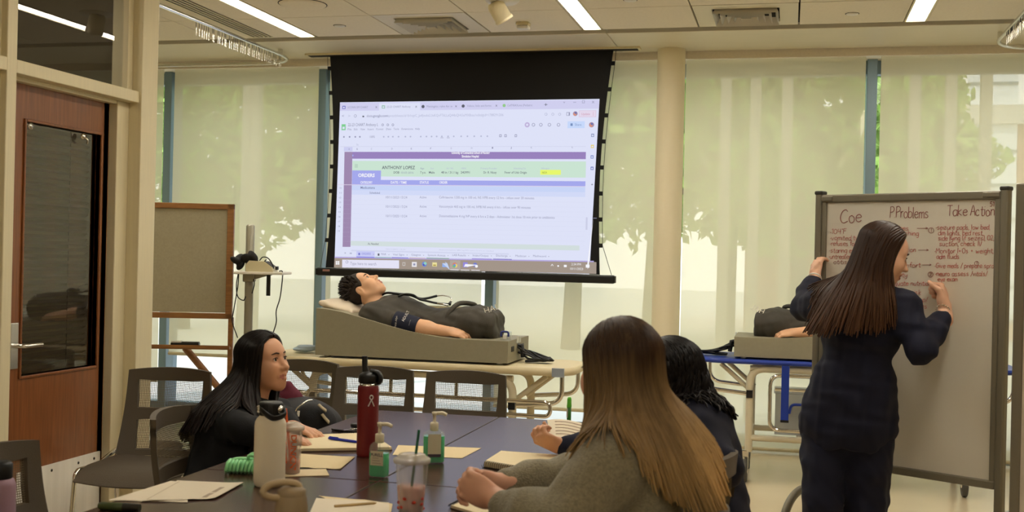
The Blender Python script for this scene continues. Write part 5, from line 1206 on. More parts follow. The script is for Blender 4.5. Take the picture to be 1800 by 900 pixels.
def torso(F, g=0.0, bust=.0, hips=True):
    F.cap(lsh_, rsh_, .052 + g, .052 + g, .05); F.ell(mid(nb_, ch_, .55), (.098 + g, .150 + g, .125 + g), RB_, .06); F.ell(ch_, (.105 + g, .145 + g, .13 + g), RB_, .06); F.ell(wa_, (.098 + g, .13 + g, .13 + g), RB_, .06)
    if hips: F.ell(pe_, (.115 + g, .165 + g, .12 + g), RB_, .06)
nb_, ch_, wa_, pe_, lsh_, rsh_, RB_ = nb, ch, wa, pe, lsh, rsh, RB
torso(Fb, -.012)
for a, b_, c in ((lsh, lel, lwr), (rsh, rel, rwr)): Fb.chain([a, b_, c], [.037, .031, .025], .02)
for a, b_, c in ((lhip, lkn, lan), (rhip, rkn, ran)): Fb.chain([a, mid(a, b_), b_, mid(b_, c, .35), c], [.080, .070, .050, .048, .036], .03)
edge = WBL + Vector((0, 0, 1)) * 0; 
lhd = (at(1436, 470, 5.22) - lwr)
add_hand(Fb, lwr + lhd * .15, lhd + UP * .03, FW * .45 + RT * .9, 1, (18, 38, 30), .95, tdir=UP * .6 + RT * -.2 - FW * .6)
hw = rwr + (at(1662, 530, 4.84) - rwr) * .5; hdn = at(1656, 508, 4.89) - hw
add_hand(Fb, hw, hdn + UP * .03, -RT * .8 + FW * .5, 1, (72, 84, 55), 1.18, tdir=-RT * .2 + UP * .9 + FW * .1, tcurl=.9)
body_mesh(Fb, sw, SK1, .0045, W1, .98); face_bits(sw, W1, R1, .98)
Ft = Field(); nb_ = nb - UP * .01; torso(Ft, .022)
Ft.cap(nb - UP * .008, nb - UP * .03, .070, .085, .03)
hem = mid(wa, pe, .5); Ft.ell(mid(wa, pe, .55), (.135, .185, .15), RB, .08); Ft.chain([wa - UP * .02, pe - UP * .03], [.12, .135], .08); Ft.ell(pe - UP * .02, (.142, .196, .105), RB, .05)
for a, b_, c in ((lsh, lel, lwr), (rsh, rel, rwr)): Ft.chain([a, mid(a, b_), b_, mid(b_, c, .5), mid(b_, c, .86)], [.070, .062, .057, .050, .040], .03)
Ft.ell(pe - UP * .19, (.3, .3, .1), None, .008, -1)
cloth(Ft, 'scrub_top', sw, M_navy, .007, wrinkles(11, .0065, 42, (1, 1, .7)), 'sw')
Fp = Field()
for a, b_, c in ((lhip, lkn, lan), (rhip, rkn, ran)): Fp.chain([a + UP * .04, mid(a, b_), b_, mid(b_, c, .5), c - UP * .02], [.108, .098, .082, .078, .080], .03)
Fp.ell(pe - UP * .02, (.125, .175, .10), RB, .05); cloth(Fp, 'scrub_trousers', sw, M_navy, .008, wrinkles(12, .006, 40, (1, 1, .5)))
for a in (lan, ran): shoe(sw, (a.x, a.y, 0), fw_ * .8 + RT * .1, M_shoe)
HB = m_hair('long brown hair', srgb(44, 28, 19), srgb(70, 46, 30), 1.2, 1.45)
TOP['sw'].cap(hd - UP * .09 - RT * .03, mid(nb, ch, .6) - fw_ * .04 - RT * .03, .05, .09, .08)
hair(sw, HB, W1, R1, hd, .42, -RT * .50 - FW * .04, TOP['sw'], n=900, face=70, k=.98, seed=4, spread=1.9, side=RT * .04 - FW * .02, side_len=.72)
b = MB()
for i in range(22): a = i * 2 * PI / 22; ax = (rwr - rel).normalized(); o1 = ax.orthogonal().normalized(); o2 = ax.cross(o1); q = hw - ax * .018 + (o1 * math.cos(a) + o2 * math.sin(a)) * .030; b.lathe([(0, -.004), (.004, 0), (0, .004)], M_steel, n=7, c=q)
put(b.build('bracelet', sw), sw)
b = MB(); ax = (lhd).normalized(); o1 = ax.orthogonal().normalized(); o2 = ax.cross(o1); b.tube([lwr + ax * .012 + (o1 * math.cos(a * .35) + o2 * math.sin(a * .35)) * .029 for a in range(18)], .0045, M_white, n=6, closed=True); put(b.build('hair_tie', sw), sw)
q = at(1648, 511, 4.85); mk = (q - at(1642, 503, 4.98)).normalized()
t = thing('red_marker', 'red marker in the hand of the woman writing on the whiteboard', 'marker', q); M_ = frameM(q, mk.orthogonal(), -mk)
b = MB(); b.lathe([(0, -.03), (.009, -.03), (.0095, -.02), (.0095, .05), (.004, .058), (.003, .064), (0, .065)], mat('red marker body', srgb(178, 28, 24), .4), n=16, M=M_); o_ = b.build('barrel', t); o_.location = -q
b = MB(); b.lathe([(0, -.034), (.0098, -.034), (.0102, -.018), (.0098, -.012), (.0094, -.012)], mat('red marker cap', srgb(196, 44, 36), .35), n=16, M=M_); o_ = b.build('end_cap', t); o_.location = -q

# ---- dark-haired woman in profile, leaning on the table at the left
SK2 = m_skin('warm skin', srgb(208, 156, 122))
hd = at(464, 637, 4.30); fdir = RT * .90 - FW * .42 + UP * .12; udir = UP - RT * .08
nb = at(436, 712, 4.31); ch = at(404, 774, 4.24); wa = at(388, 828, 4.18); pe = at(382, 874, 4.15); fw_ = RT * .95 + FW * .1; sd_ = -FW
nb_, ch_, wa_, pe_ = nb, ch, wa, pe; lsh_, rsh_ = nb + FW * .16 - UP * .035 - RT * .03, nb - FW * .16 - UP * .045 - RT * .04; RB_ = rot_to(RT * .75 - UP * .45, UP + RT * .6)
lw = person('person', 'woman in profile with long dark hair and black top, leaning on the table', 'person', (pe.x, pe.y, 0))
Fb = Field(); k2 = .90; W2, R2 = add_head(Fb, hd, fdir, udir, k2); Fb.chain([W2(-.02, 0, -.05), mid(W2(-.02, 0, -.05), nb, .6), nb], [.050, .050, .06], .03); torso(Fb, -.015)
rel, rwr = at(424, 782, 4.02), at(490, 772, 4.02); lel, lwr = at(486, 752, 4.42), at(516, 762, 4.22)
rel.z, lel.z = .80, .80; rwr.z, lwr.z = .775, .775
for a, b_, c in ((lsh_, lel, lwr), (rsh_, rel, rwr)): Fb.chain([a, b_, c], [.036, .030, .024], .02)
add_hand(Fb, rwr, RT - FW * .1 - UP * .1, -UP, -1, (14, 18, 14), .9); add_hand(Fb, lwr, RT - FW * .5 - UP * .1, -UP, 1, (14, 18, 14), .9)
kn = [pe + RT * .40 - FW * .10, pe + RT * .40 + FW * .10]; 
for q in kn: q.z = .50
an = [k_ - RT * .05 for k_ in kn]
for q in an: q.z = .09
for h_, k_, a in zip((pe - FW * .09, pe + FW * .09), kn, an): Fb.chain([h_, k_, a], [.080, .055, .036], .03)
body_mesh(Fb, lw, SK2, .0042, W2, k2); face_bits(lw, W2, R2, k2)
Ft = Field(); torso(Ft, .012); Ft.cap(nb - UP * .005, nb - UP * .03, .064, .08, .03)
for a, b_, c in ((lsh_, lel, lwr), (rsh_, rel, rwr)): Ft.chain([a, mid(a, b_), b_, mid(b_, c, .5), mid(b_, c, .9)], [.064, .058, .052, .045, .035], .03)
cloth(Ft, 'black_top', lw, M_ink, .0075, wrinkles(21, .005, 45), 'lw')
Fp = Field()
for h_, k_, a in zip((pe - FW * .09, pe + FW * .09), kn, an): Fp.chain([h_, k_, mid(k_, a, .9)], [.098, .074, .062], .03)
cloth(Fp, 'trousers', lw, M_denim, .010)
for a in an: shoe(lw, (a.x, a.y, 0), RT, M_dshoe)
HD = m_hair('long dark hair', srgb(18, 12, 10), srgb(26, 17, 13), .75, 1.0, .4)
TOP['lw'].cap(hd - UP * .10 - RT * .045, mid(nb, ch, .7) - RT * .05 - FW * .03, .045, .10, .08)
hair(lw, HD, W2, R2, hd, .36, -RT * .60 - FW * .05, TOP['lw'], n=1000, face=66, k=k2, seed=6, spread=1.3, side=-RT * .12 - FW * .30, side_len=1.0, tuck=-.1, vol=1.04)

# ---- blonde woman from behind
SK3 = m_skin('fair hands', srgb(222, 170, 142))
hd = at(1088, 655, 2.78); fdir = -RT * .62 + FW * .78 - UP * .06; udir = UP - RT * .02
nb = at(1116, 768, 2.76); ch = at(1130, 850, 2.76); wa = at(1140, 960, 2.76); pe = at(1146, 1070, 2.76)
nb_, ch_, wa_, pe_ = nb, ch, wa, pe; bf = -RT * .86 + FW * .5; bs = RT * .5 + FW * .86
lsh_, rsh_ = nb - bs * .155 - UP * .055, nb + bs * .155 - UP * .04; RB_ = rot_to(bf, UP - RT * .15)
bw = person('person', 'blonde long-haired woman in a grey sweater, seen from behind with clasped hands', 'person', (pe.x, pe.y, 0))
Fb = Field(); W3, R3 = add_head(Fb, hd, fdir, udir, 1.0); Fb.chain([W3(-.02, 0, -.05), mid(W3(-.02, 0, -.05), nb, .6), nb], [.052, .050, .062], .03); torso(Fb, -.014)
nel, nwr = at(985, 925, 2.58), at(876, 880, 2.70); fel, fwr = at(1000, 845, 3.02), at(882, 850, 2.96)
for a, b_, c in ((lsh_, nel, nwr), (rsh_, fel, fwr)): Fb.chain([a, b_, c], [.036, .031, .025], .02)
add_hand(Fb, nwr + (at(868, 874, 2.72) - nwr), -RT * .9 + UP * .32 + FW * .35, FW * .9 + RT * .1 + UP * .1, 1, (52, 62, 35), .95, tdir=UP * .8 - RT * .5 + FW * .2)
add_hand(Fb, fwr + (at(874, 848, 2.94) - fwr), -RT * .95 - FW * .25 + UP * .02, -FW * .85 - UP * .35, -1, (45, 50, 35), .95, tdir=UP * .5 - RT * .7 - FW * .3)
kn = [pe - RT * .42 + FW * .04 - FW * .10, pe - RT * .40 + FW * .18]
for q in kn: q.z = .51
an = [q.copy() for q in kn]
for q in an: q.z = .09
for h_, k_, a in zip((pe - bs * .09, pe + bs * .09), kn, an): Fb.chain([h_, k_, a], [.080, .055, .036], .03)
body_mesh(Fb, bw, SK3, .0042, W3); face_bits(bw, W3, R3)
Ft = Field(); torso(Ft, .022); Ft.cap(nb + UP * .008, nb - UP * .03, .068, .088, .03)
for a, b_, c in ((lsh_, nel, nwr), (rsh_, fel, fwr)): Ft.chain([a, mid(a, b_), b_, mid(b_, c, .5), mid(b_, c, .92)], [.074, .070, .064, .052, .036], .035)
cloth(Ft, 'grey_sweater', bw, M_swt, .006, wrinkles(31, .0055, 42), 'bw')
Fp = Field()
for h_, k_, a in zip((pe - bs * .09, pe + bs * .09), kn, an): Fp.chain([h_, k_, mid(k_, a, .9)], [.098, .074, .060], .03)
cloth(Fp, 'trousers', bw, M_denim, .010)
for a in an: shoe(bw, (a.x, a.y, 0), -RT, M_dshoe)
HL = m_hair('ombre blonde hair', srgb(66, 48, 34), srgb(178, 146, 98), .93, 1.22, .45)
TOP['bw'].cap(hd - UP * .105 - bf * .035, mid(nb, ch, .75) - bf * .05 + RT * .03, .045, .10, .10)
hair(bw, HL, W3, R3, hd, .38, RT * .42 - FW * .12, TOP['bw'], n=1100, face=60, k=1.0, seed=9, spread=.9, thick=.0055, side=-RT * .02 - FW * .04, side_len=.50, tuck=.8)

# ---- curly dark-haired woman in navy, behind the blonde
hd = at(1176, 664, 3.72); fdir = -RT * .75 + FW * .55 - UP * .30; udir = UP - RT * .25
nb = at(1206, 742, 3.68); ch = at(1228, 795, 3.62); wa = at(1240, 850, 3.60); pe = at(1246, 915, 3.60); nb_, ch_, wa_, pe_ = nb, ch, wa, pe
bf = -RT * .9 + FW * .4; bs = RT * .4 + FW * .9; lsh_, rsh_ = nb - bs * .155 + RT * .06 - UP * .03, nb + bs * .15 - UP * .04; RB_ = rot_to(bf, UP - RT * .35)
dw = person('person', 'woman with curly dark hair in navy, holding a sheet of paper over the table', 'person', (pe.x, pe.y, 0))
Fb = Field(); W4, R4 = add_head(Fb, hd, fdir, udir, .97); Fb.chain([W4(-.02, 0, -.05), nb], [.050, .06], .03); torso(Fb, -.016)
nel, nwr = at(1270, 822, 3.46), at(1190, 850, 3.44); fel, fwr = at(1068, 794, 3.86), at(984, 784, 3.86)
for a, b_, c in ((lsh_, nel, nwr), (rsh_, fel, fwr)): Fb.chain([a, b_, c], [.036, .031, .025], .02)
add_hand(Fb, nwr, -RT - UP * .2, -UP, -1, (20, 25, 20), .92); add_hand(Fb, fwr, -RT * .8 + UP * .35 - FW * .25, FW * .5 + RT * .6 + UP * .1, 1, (55, 62, 35), .92, tdir=UP * .8 - RT * .2 + FW * .5)
kn = [pe - RT * .42 - FW * .10, pe - RT * .42 + FW * .10]
for q in kn: q.z = .50
an = [q.copy() for q in kn]
for q in an: q.z = .09
for h_, k_, a in zip((pe - bs * .09, pe + bs * .09), kn, an): Fb.chain([h_, k_, a], [.080, .055, .036], .03)
body_mesh(Fb, dw, SK2, .0045, W4, .97); face_bits(dw, W4, R4, .97)
Ft = Field(); torso(Ft, .014); Ft.cap(nb + UP * .005, nb - UP * .03, .062, .08, .03)
for a, b_, c in ((lsh_, nel, nwr), (rsh_, fel, fwr)): Ft.chain([a, mid(a, b_), b_, mid(b_, c, .5), mid(b_, c, .9)], [.068, .064, .060, .050, .037], .03)
cloth(Ft, 'navy_top', dw, M_navy, .007, wrinkles(41, .005, 45), 'dw')
Fp = Field()
for h_, k_, a in zip((pe - bs * .09, pe + bs * .09), kn, an): Fp.chain([h_, k_, mid(k_, a, .9)], [.098, .074, .060], .03)
cloth(Fp, 'trousers', dw, M_navy, .010)
for a in an: shoe(dw, (a.x, a.y, 0), -RT, M_dshoe)
HC = m_hair('curly dark hair', srgb(16, 11, 10), srgb(30, 19, 14), .75, 1.1, .45)
hair(dw, HC, W4, R4, hd, .20, RT * .42, TOP['dw'], n=760, face=66, k=.97, seed=12, curl=.015, thick=.0055, spread=3.2, side=RT * .1, tuck=.1, vol=1.06)
# paper in her hand
q = at(966, 762, 3.88); t = bpy.data.objects.new
b = MB(); A, B, C_, D_ = at(962, 738, 3.98), at(1070, 746, 4.02), at(1062, 778, 3.88), at(966, 772, 3.84)
pp = [[mid(mid(A, B, i / 8), mid(D_, C_, i / 8), j / 4) + Vector((0, 0, .006 * math.sin(i * .8))) for i in range(9)] for j in range(5)]
M_paper = mat('white paper', srgb(226, 214, 190), .8); M_tan = mat('tan paper', srgb(222, 202, 158), .8)
b.grid(pp, M_paper); b.grid([[v - Vector((0, 0, .0006)) for v in r[::-1]] for r in pp], M_paper)
M_type = mat('faint print', srgb(176, 150, 130), .8)
for j in range(5):
    a, c = mid(mid(A, D_, .15 + .16 * j), mid(B, C_, .15 + .16 * j), .12), mid(mid(A, D_, .15 + .16 * j), mid(B, C_, .15 + .16 * j), .7); b.tube([mid(a, c, i / 8) + Vector((0, -.001, .002 + .006 * math.sin(8 * (.12 + .58 * i / 8) * .8))) for i in range(9)], .0011, M_type, n=4)
b.v = [tuple(Vector(v) - A) for v in b.v]; tag(b.build('paper_sheet', loc=A), 'sheet of paper held by the curly dark-haired woman', 'paper')
# ------------------------------------------------------------------ lying training manikin
YM = 6.62
my = lambda px, py, Y=YM: aty(px, py, Y)
SKM = mat('manikin vinyl skin', srgb(228, 178, 140), .42, noise=(8, .04)); M_gown = mat('charcoal manikin suit', srgb(64, 60, 52), .7, bump=(240, .2), noise=(6, .08)); M_cuff = mat('navy cuff', srgb(20, 26, 48), .75)
MBx = (my(760, 590).x, YM, ZD); mk_ = thing('manikin', 'training manikin in charcoal suit lying face up under the projection screen', 'manikin', MBx)
hd = my(640, 509); fdir = Vector((.50, 0, .86)); udir = Vector((-.86, 0, .50))
Fb = Field(); WM, RM_ = add_head(Fb, hd, fdir, udir, .98); nk = my(666, 545); Fb.chain([WM(-.02, 0, -.06), mid(WM(-.02, 0, -.06), nk, .6), nk], [.056, .056, .064], .03)
Fb.ell(my(690, 553), (.12, .16, .07), None, .05); Fb.ell(my(760, 568), (.2, .14, .06), None, .05)
ARM = []
for sgn in (-1, 1):
    ys = YM + sgn * .165; ya = YM + sgn * .195; sh_ = my(668, 553); sh_.y = ys; el_ = my(738, 575, 6.44); el_ = Vector((el_.x, ya, el_.z)); wr_ = my(785, 583, 6.44); wr_ = Vector((wr_.x, ya - sgn * .005, wr_.z))
    Fb.chain([sh_, el_, mid(el_, wr_, .3), wr_], [.055, .043, .042, .030], .03)
    add_hand(Fb, wr_ + Vector((.012, 0, .004)), (1, -sgn * .08, -.10), (0, -sgn * .5, -.8), -sgn, (26, 34, 22), 1.02, tdir=(.85, -sgn * .25, .35)); ARM.append((sh_, el_, wr_))
V, Fc = Fb.mesh(.0045); fm = np.zeros(len(Fc), int); ctr = V[Fc].mean(1)
for a in ((.100, 0, -.057), (.099, 0, -.072)): fm[np.linalg.norm(ctr - WM(*a), axis=1) < .011] = 1
put(nn_mesh('body', V, Fc, [SKM, M_lip], mk_, fm), mk_); face_bits(mk_, WM, RM_, .98)
Ft = Field()
Ft.cap(my(676, 552) - Vector((0, .145, 0)), my(676, 552) + Vector((0, .145, 0)), .074, .074, .06)
Ft.ell(my(700, 548), (.13, .165, .108), rot_to((1, 0, -.22), (0, 0, 1)), .07); Ft.ell(my(738, 560), (.14, .150, .088), rot_to((1, 0, -.2), (0, 0, 1)), .07); Ft.ell(my(785, 568), (.12, .155, .088), None, .07)
for s in (-.075, .075): Ft.chain([my(800, 571) + Vector((0, s, 0)), my(835, 569) + Vector((0, s, 0)), my(862, 570) + Vector((0, s, 0))], [.092, .098, .090], .05)
Ft.cap(my(815, 582), my(868, 580), .075, .078, .05)
for sh_, el_, wr_ in ARM: Ft.chain([sh_, mid(sh_, el_, .45)], [.072, .062], .04)
Ft.ell(my(888, 570), (.038, .3, .2), None, .02, -1)
cloth(Ft, 'charcoal_suit', mk_, M_gown, .007, wrinkles(51, .0045, 45, (1.2, .6, 1)))
b = MB(); P = lambda x, y, yy=-.12: my(x, y, YM + yy)
M_seam = mat('suit seam', srgb(34, 32, 28), .8)
Fs = Field(); Fs.chain(smooth_path([my(781, 566, 6.47), my(792, 546, 6.50), my(806, 534, 6.58), my(822, 533, 6.66), my(836, 536, 6.74)], 4), [.012] * 17, .012); V, Fc = Fs.mesh(.005); put(nn_mesh('waist_tie', V, Fc, [M_gown], mk_), mk_)
q = my(852, 552, 6.49); text_into(b, 'HAL', frameM(q, (.9, .05, .35), (0, -1, .25)), .05, M_white); put(b.build('suit_marking', mk_), mk_)
sh_, el_, wr_ = ARM[0]; ax = (el_ - sh_).normalized(); c0 = mid(sh_, el_, .55); c1 = mid(sh_, el_, .98)
Fc_ = Field(); Fc_.cap(c0, c1, .066, .058, .01); V, F_ = Fc_.mesh(.005); pr = (V - np.array(c0)) @ np.array(ax); ll = (c1 - c0).length; cl = np.clip(pr, -.006, ll + .006); V = V + (cl - pr)[:, None] * np.array(ax)
cf = put(nn_mesh('pressure_cuff', V, F_, [M_cuff], mk_), mk_); cf['label'] = 'navy blood pressure cuff with white print'
b = MB()
M_print = mat('white cuff print', srgb(214, 210, 204), .6)
def on_cuff(t, ang, s, size, rot):
    o1 = Vector((0, 0, 1)); o1 = (o1 - ax * o1.dot(ax)).normalized(); o2 = ax.cross(o1)
    if o2.y > 0: o2 = -o2
    n_ = (o2 * math.cos(ang) + o1 * math.sin(ang)); up = (-o2 * math.sin(ang) + o1 * math.cos(ang)); r_ = .0665 - .008 * t
    text_into(b, s, frameM(c0 + ax * ll * t + n_ * (r_ + .0015) - up * .03 if rot else c0 + ax * ll * t + n_ * (r_ + .0015), up if rot else ax, n_), size, M_print, extrude=.0006)
on_cuff(.20, -.1, 'Welch Allyn', .0165, True); on_cuff(.52, .75, 'ADULT', .026, True)
for t_, a_ in ((.36, -.35), (.80, .75)):
    for k_ in range(5): on_cuff(t_, a_ - .2 + k_ * .11, '-', .014, True)
put(b.build('cuff_print', cf), cf) if False else None
pr_ = b.build('cuff_print', cf); 
# hair: cap plus tufts
rg = random.Random(5); Fh = Field(); Rm = Matrix([list(r) for r in RM_]); oc = Vector(hd) + Rm @ Vector((-.018, 0, .036))
Fh.ell(oc, (.100, .082, .095), RM_, .02); Fh.ell(Vector(hd) + Rm @ Vector((.105, 0, -.055)), (.115, .10, .118), RM_, .015, -1); Fh.ell(Vector(hd) + Rm @ Vector((.0, 0, -.13)), (.13, .13, .07), RM_, .015, -1)
for s in (-1, 1): Fh.ell(Vector(WM(.0, s * .08, -.02)), (.028, .03, .045), RM_, .01, -1)
V, F_ = Fh.mesh(.005); b = MB(); b.add([tuple(v) for v in V], [tuple(f) for f in F_], MATS.setdefault('manikin hair', mat('manikin hair', srgb(34, 22, 14), .6, bump=(150, .5))), True)
for i in range(260):
    th, ph = rg.uniform(.05, 1.5), rg.uniform(.9, 5.4); d = Vector((math.sin(th) * math.cos(ph) * .1, math.sin(th) * math.sin(ph) * .082, math.cos(th) * .095)); p = oc + Rm @ d; n_ = (Rm @ d).normalized(); tn = (n_ * .6 + Vector((rg.uniform(-.5, .5) - .3, rg.uniform(-.5, .5), rg.uniform(-.2, .5)))).normalized()
    b.tube([p - n_ * .008, p + tn * .016, p + tn * .028 + Vector((-.006, 0, -.003))], [.008, .006, .001], MATS['manikin hair'], n=5)
put(b.build('hair', mk_), mk_)
# pillow
q = my(609, 539); f = Field(); R = rot_to((1, 0, -.28), (0, 0, 1)); zt_ = top_z(q.x)
f.ell((q.x, YM, q.z), (.125, .20, .036), R, .02)
for sx in (-1, 1):
    for sy in (-1, 1): f.cap((q.x, YM, q.z), (q.x + sx * .10, YM + sy * .17, q.z - sx * .028), .03, .012, .05)
V, F_ = f.mesh(.006, wrinkles(61, .003, 30)); tag(nn_mesh('pillow', V, F_, [mat('beige pillow', srgb(214, 200, 178), .8)]), 'small beige pillow under the lying manikin head', 'pillow')
a, c = bx(594, 551), bx(642, 563)
b = MB(); b.box((-.075, -.2, 0), (.085, .2, .006), M_box, bev=.002); o_ = b.build('head_board'); sl = math.atan2(c[1] - a[1], c[0] - a[0]); o_.location = ((a[0] + c[0]) / 2, YM, (a[1] + c[1]) / 2 + .004); o_.rotation_euler = (0, -sl, 0); tag(o_, 'thin grey board under the pillow on the sloped base', 'board')
# stethoscope / cable across the chest
b = MB(); top = lambda x, y, yy: my(x, y, YM + yy)
b.tube(smooth_path([top(668, 521, .03), top(680, 515, -.02), top(700, 516.5, -.05), top(722, 519, -.06), top(738, 525, -.05), top(752, 524, -.03), top(768, 520, 0)], 8), .0075, M_black, n=8)
b.tube(smooth_path([top(700, 521, -.08), top(712, 517, -.08), top(727, 519, -.08), top(737, 526, -.08), top(750, 529, -.07), top(768, 533, -.06), top(790, 535, -.04)], 8), .0065, M_black, n=8)
o_ = b.build('stethoscope'); tag(o_, 'black stethoscope lying across the chest of the manikin', 'stethoscope')
b = MB(); b.tube(smooth_path([top(768, 520, 0), top(780, 519.5, 0), top(790, 522, -.01), top(794, 527, -.02), top(792, 534, -.03)], 8), .0035, M_steel, n=8); b.build('ear_tube', o_)
b = MB(); b.tube([top(792.5, 530, -.02), top(790, 535, -.04)], [.006, .011], M_black); b.build('ear_tip', o_)
b = MB(); b.tube(smooth_path([top(768, 533, -.06), top(780, 535, -.06), top(788, 537, -.05)], 6), .006, M_steel, n=8); b.build('chest_piece', o_)
# second manikin, its feet end toward the camera's left, mostly behind the whiteboard
r2 = dup(mk_, (mir(MBx[0]), MBx[1] - Y0 + Y2, MBx[2]), None, 'second manikin on the blue topped stretcher, only thighs and hand past the whiteboard'); r2.scale = (-1, 1, 1)
# ------------------------------------------------------------------ things on the tables
def on(px, py, z=TZ): p = atz(px, py, z); return Vector((p.x, p.y, z))
def mpp(p): return (Vector(p) - Vector((0, 0, CAM_H))).dot(FW) / FPX
# red bottle with a straw lid
q = on(645, 801); s = mpp(q); t = thing('water_bottle', 'tall red water bottle with black straw lid and small white figure mark', 'bottle', q)
M_red = mat('matte red coat', srgb(112, 18, 22), .5, bump=(500, .06)); r = 18.6 * s; H = 118 * s + .012
b = MB(); b.lathe([(0, 0), (r * .92, 0), (r * .98, .004), (r, .012), (r, H - .012), (r * .96, H - .004), (r * .86, H)], M_red, n=40); b.build('body', t)
b = MB(); b.lathe([(r * .86, H - .004), (r * .86, H + .010), (r * .84, H + .010)], M_steel, n=36); b.build('steel_neck', t)
b = MB(); b.lathe([(r * .9, H + .008), (r * .95, H + .010), (r * .96, H + .030), (r * .9, H + .036), (r * .5, H + .046), (0, H + .048)], M_black, n=36)
lid = b.build('lid', t)
b = MB(); hz = H + .030; b.tube(smooth_path([(r * .2, 0, hz + .018), (r * .9, .0, hz + .014), (r * 1.2, 0, hz - .004), (r * 1.05, 0, hz - .02), (r * .7, .01, hz - .012)], 6), .008, M_black, flat=(1, 1.6)); b.build('carry_loop', lid)
b = MB(); b.tube([(-r * .25, 0, H + .036), (-r * .42, 0, H + .062), (-r * .45, 0, H + .098)], [.013, .010, .0095], M_black, n=14); b.build('spout', lid)
ang = math.atan2(-FW.y, -FW.x) + .42; b = MB(); M_mark = mat('white print', srgb(216, 206, 200), .5)
def onb(u, v): a = ang + u / r; return Vector((math.cos(a) * (r + .0008), math.sin(a) * (r + .0008), v))
zc = H - .05
for pts in ([(-.010, -.018), (-.002, 0), (.004, .008)], [(.010, -.018), (.002, 0), (-.004, .008)]): b.tube([onb(u, zc + v) for u, v in pts], .0021, M_mark, n=5)
b.tube([onb(.0055 * math.cos(a * .45), zc + .012 + .007 * math.sin(a * .45)) for a in range(14)], .0021, M_mark, n=5, closed=True); b.build('figure_mark', t)
# white bottle with black flip strap lid
q = on(473, 853, TZ); s = mpp(q); r = 27.4 * s; t = thing('water_bottle', 'white wide water bottle with black strap lid standing beside the iced drink cup', 'bottle', q); H = 118 * s
M_wb_ = mat('matte white coat', srgb(234, 223, 198), .55, bump=(500, .08)); b = MB(); b.lathe([(0, .002), (r * .86, 0), (r * .95, .004), (r, .016), (r, H - .022), (r * .97, H - .010), (r * .86, H), (r * .72, H + .006), (r * .70, H + .012)], M_wb_, n=44); b.build('body', t)
b = MB(); z0 = H + .010; b.lathe([(r * .74, z0), (r * .76, z0 + .004), (r * .76, z0 + .034), (r * .70, z0 + .038), (0, z0 + .038)], M_black, n=40)
for i in range(30): a = i * 2 * PI / 30; b.box((-.0015, r * .75, z0 + .004), (.0015, r * .775, z0 + .032), M_black, Matrix.Rotation(a, 4, 'Z'))
lid = b.build('lid', t)
b = MB(); e = RT * 1.0
for sg in (-1, 1): b.lathe([(0, .006), (.011, .005), (.012, 0)], M_steel, n=14, M=frameM(RT * sg * r * .76 * .9 - FW * r * .32 + UP * (z0 + .018), UP, RT * sg - FW * .5))
P = [(-r * .68, -.3 * r, z0 + .022), (-r * .2, -.86 * r, z0 + .010), (r * .4, -.95 * r, z0 - .004), (r * .98, -.42 * r, z0 + .004), (r * .78, .1 * r, z0 + .022)]
b.tube(smooth_path([RT * x + FW * y + UP * z for x, y, z in P], 7), .0075, M_black, n=8, flat=(1.3, .6)); b.build('strap', lid)
# second bottle loop top, close to the camera
q = at(512, 905, 2.35); q.z = TZ; s = mpp(q); t = thing('loop_lid_bottle', 'beige bottle with a loop lid, blurred at the bottom edge of the photo', 'bottle', q); M_bei = mat('beige plastic', srgb(150, 130, 98), .6)
zt = at(512, 868, 2.35).z - TZ; r = 29 * s; b = MB(); b.lathe([(0, 0), (r * .95, 0), (r, .006), (r, zt - .03), (r * .9, zt - .006), (r * .8, zt)], M_bei, n=36); b.build('body', t)
b = MB(); b.lathe([(r * .84, zt - .004), (r * .86, zt + .008), (r * .6, zt + .014), (0, zt + .016)], M_bei, n=36)
lid = b.build('lid', t)
b = MB(); c0 = -RT * r * .55 + UP * (zt + .010); b.tube([c0 + RT * (.034 * math.cos(a * .35)) + UP * (.016 * math.sin(a * .35)) + FW * (-.012 + .02 * math.cos(a * .35)) for a in range(18)], .0075, mat('beige loop', srgb(176, 156, 120), .6), n=8, closed=True); b.build('loop', lid)
# cups
def m_clear(name, tint, a): return m_glass(name, tint, a)
M_cup = mat('clear cup plastic', srgb(228, 226, 220), .18, alpha=.34)
def tumbler(q, label, r0, r1, h, liquid, lq, straw, s0, s1, lidm):
    t = thing('plastic_cup', label, 'cup', q); b = MB(); b.lathe([(0, .001), (r0, 0), (r0 + .001, .004), (r1, h), (r1 + .003, h + .001), (r1 + .003, h + .004)], M_cup, n=40); b.build('cup', t)
    b = MB(); f = lambda z: r0 + (r1 - r0) * z / h - .0015; b.lathe([(0, .003), (f(.003), .003), (f(lq * .5), lq * .5), (f(lq), lq), (0, lq)], liquid, n=36); b.build('drink', t)
    b = MB(); b.lathe([(r1 - .001, h - .002), (r1 + .0045, h - .004), (r1 + .005, h + .006), (r1 + .001, h + .009), (r1 - .006, h + .012), (r1 - .010, h + .018), (r1 * .5, h + .020), (0, h + .020)], lidm, n=40); b.build('lid', t)
    b = MB(); b.tube([s0, s1], .0038, straw, n=10); b.build('straw', t); return t
q = on(510, 842); q = on(512, 833); s = mpp(q); h = 78 * s; M_or = mat('orange print', srgb(206, 92, 26), .5)
t = tumbler(q, 'iced drink cup with vertical orange lettering and orange straw behind the white bottle', 14.5 * s, 18.5 * s, h, mat('iced tea', srgb(186, 92, 30), .25), h * .30, mat('orange straw', srgb(232, 96, 40), .4), (.0, 0, .01), RT * -.022 + UP * (h + .062), mat('clear lid', srgb(214, 206, 190), .2, alpha=.6))
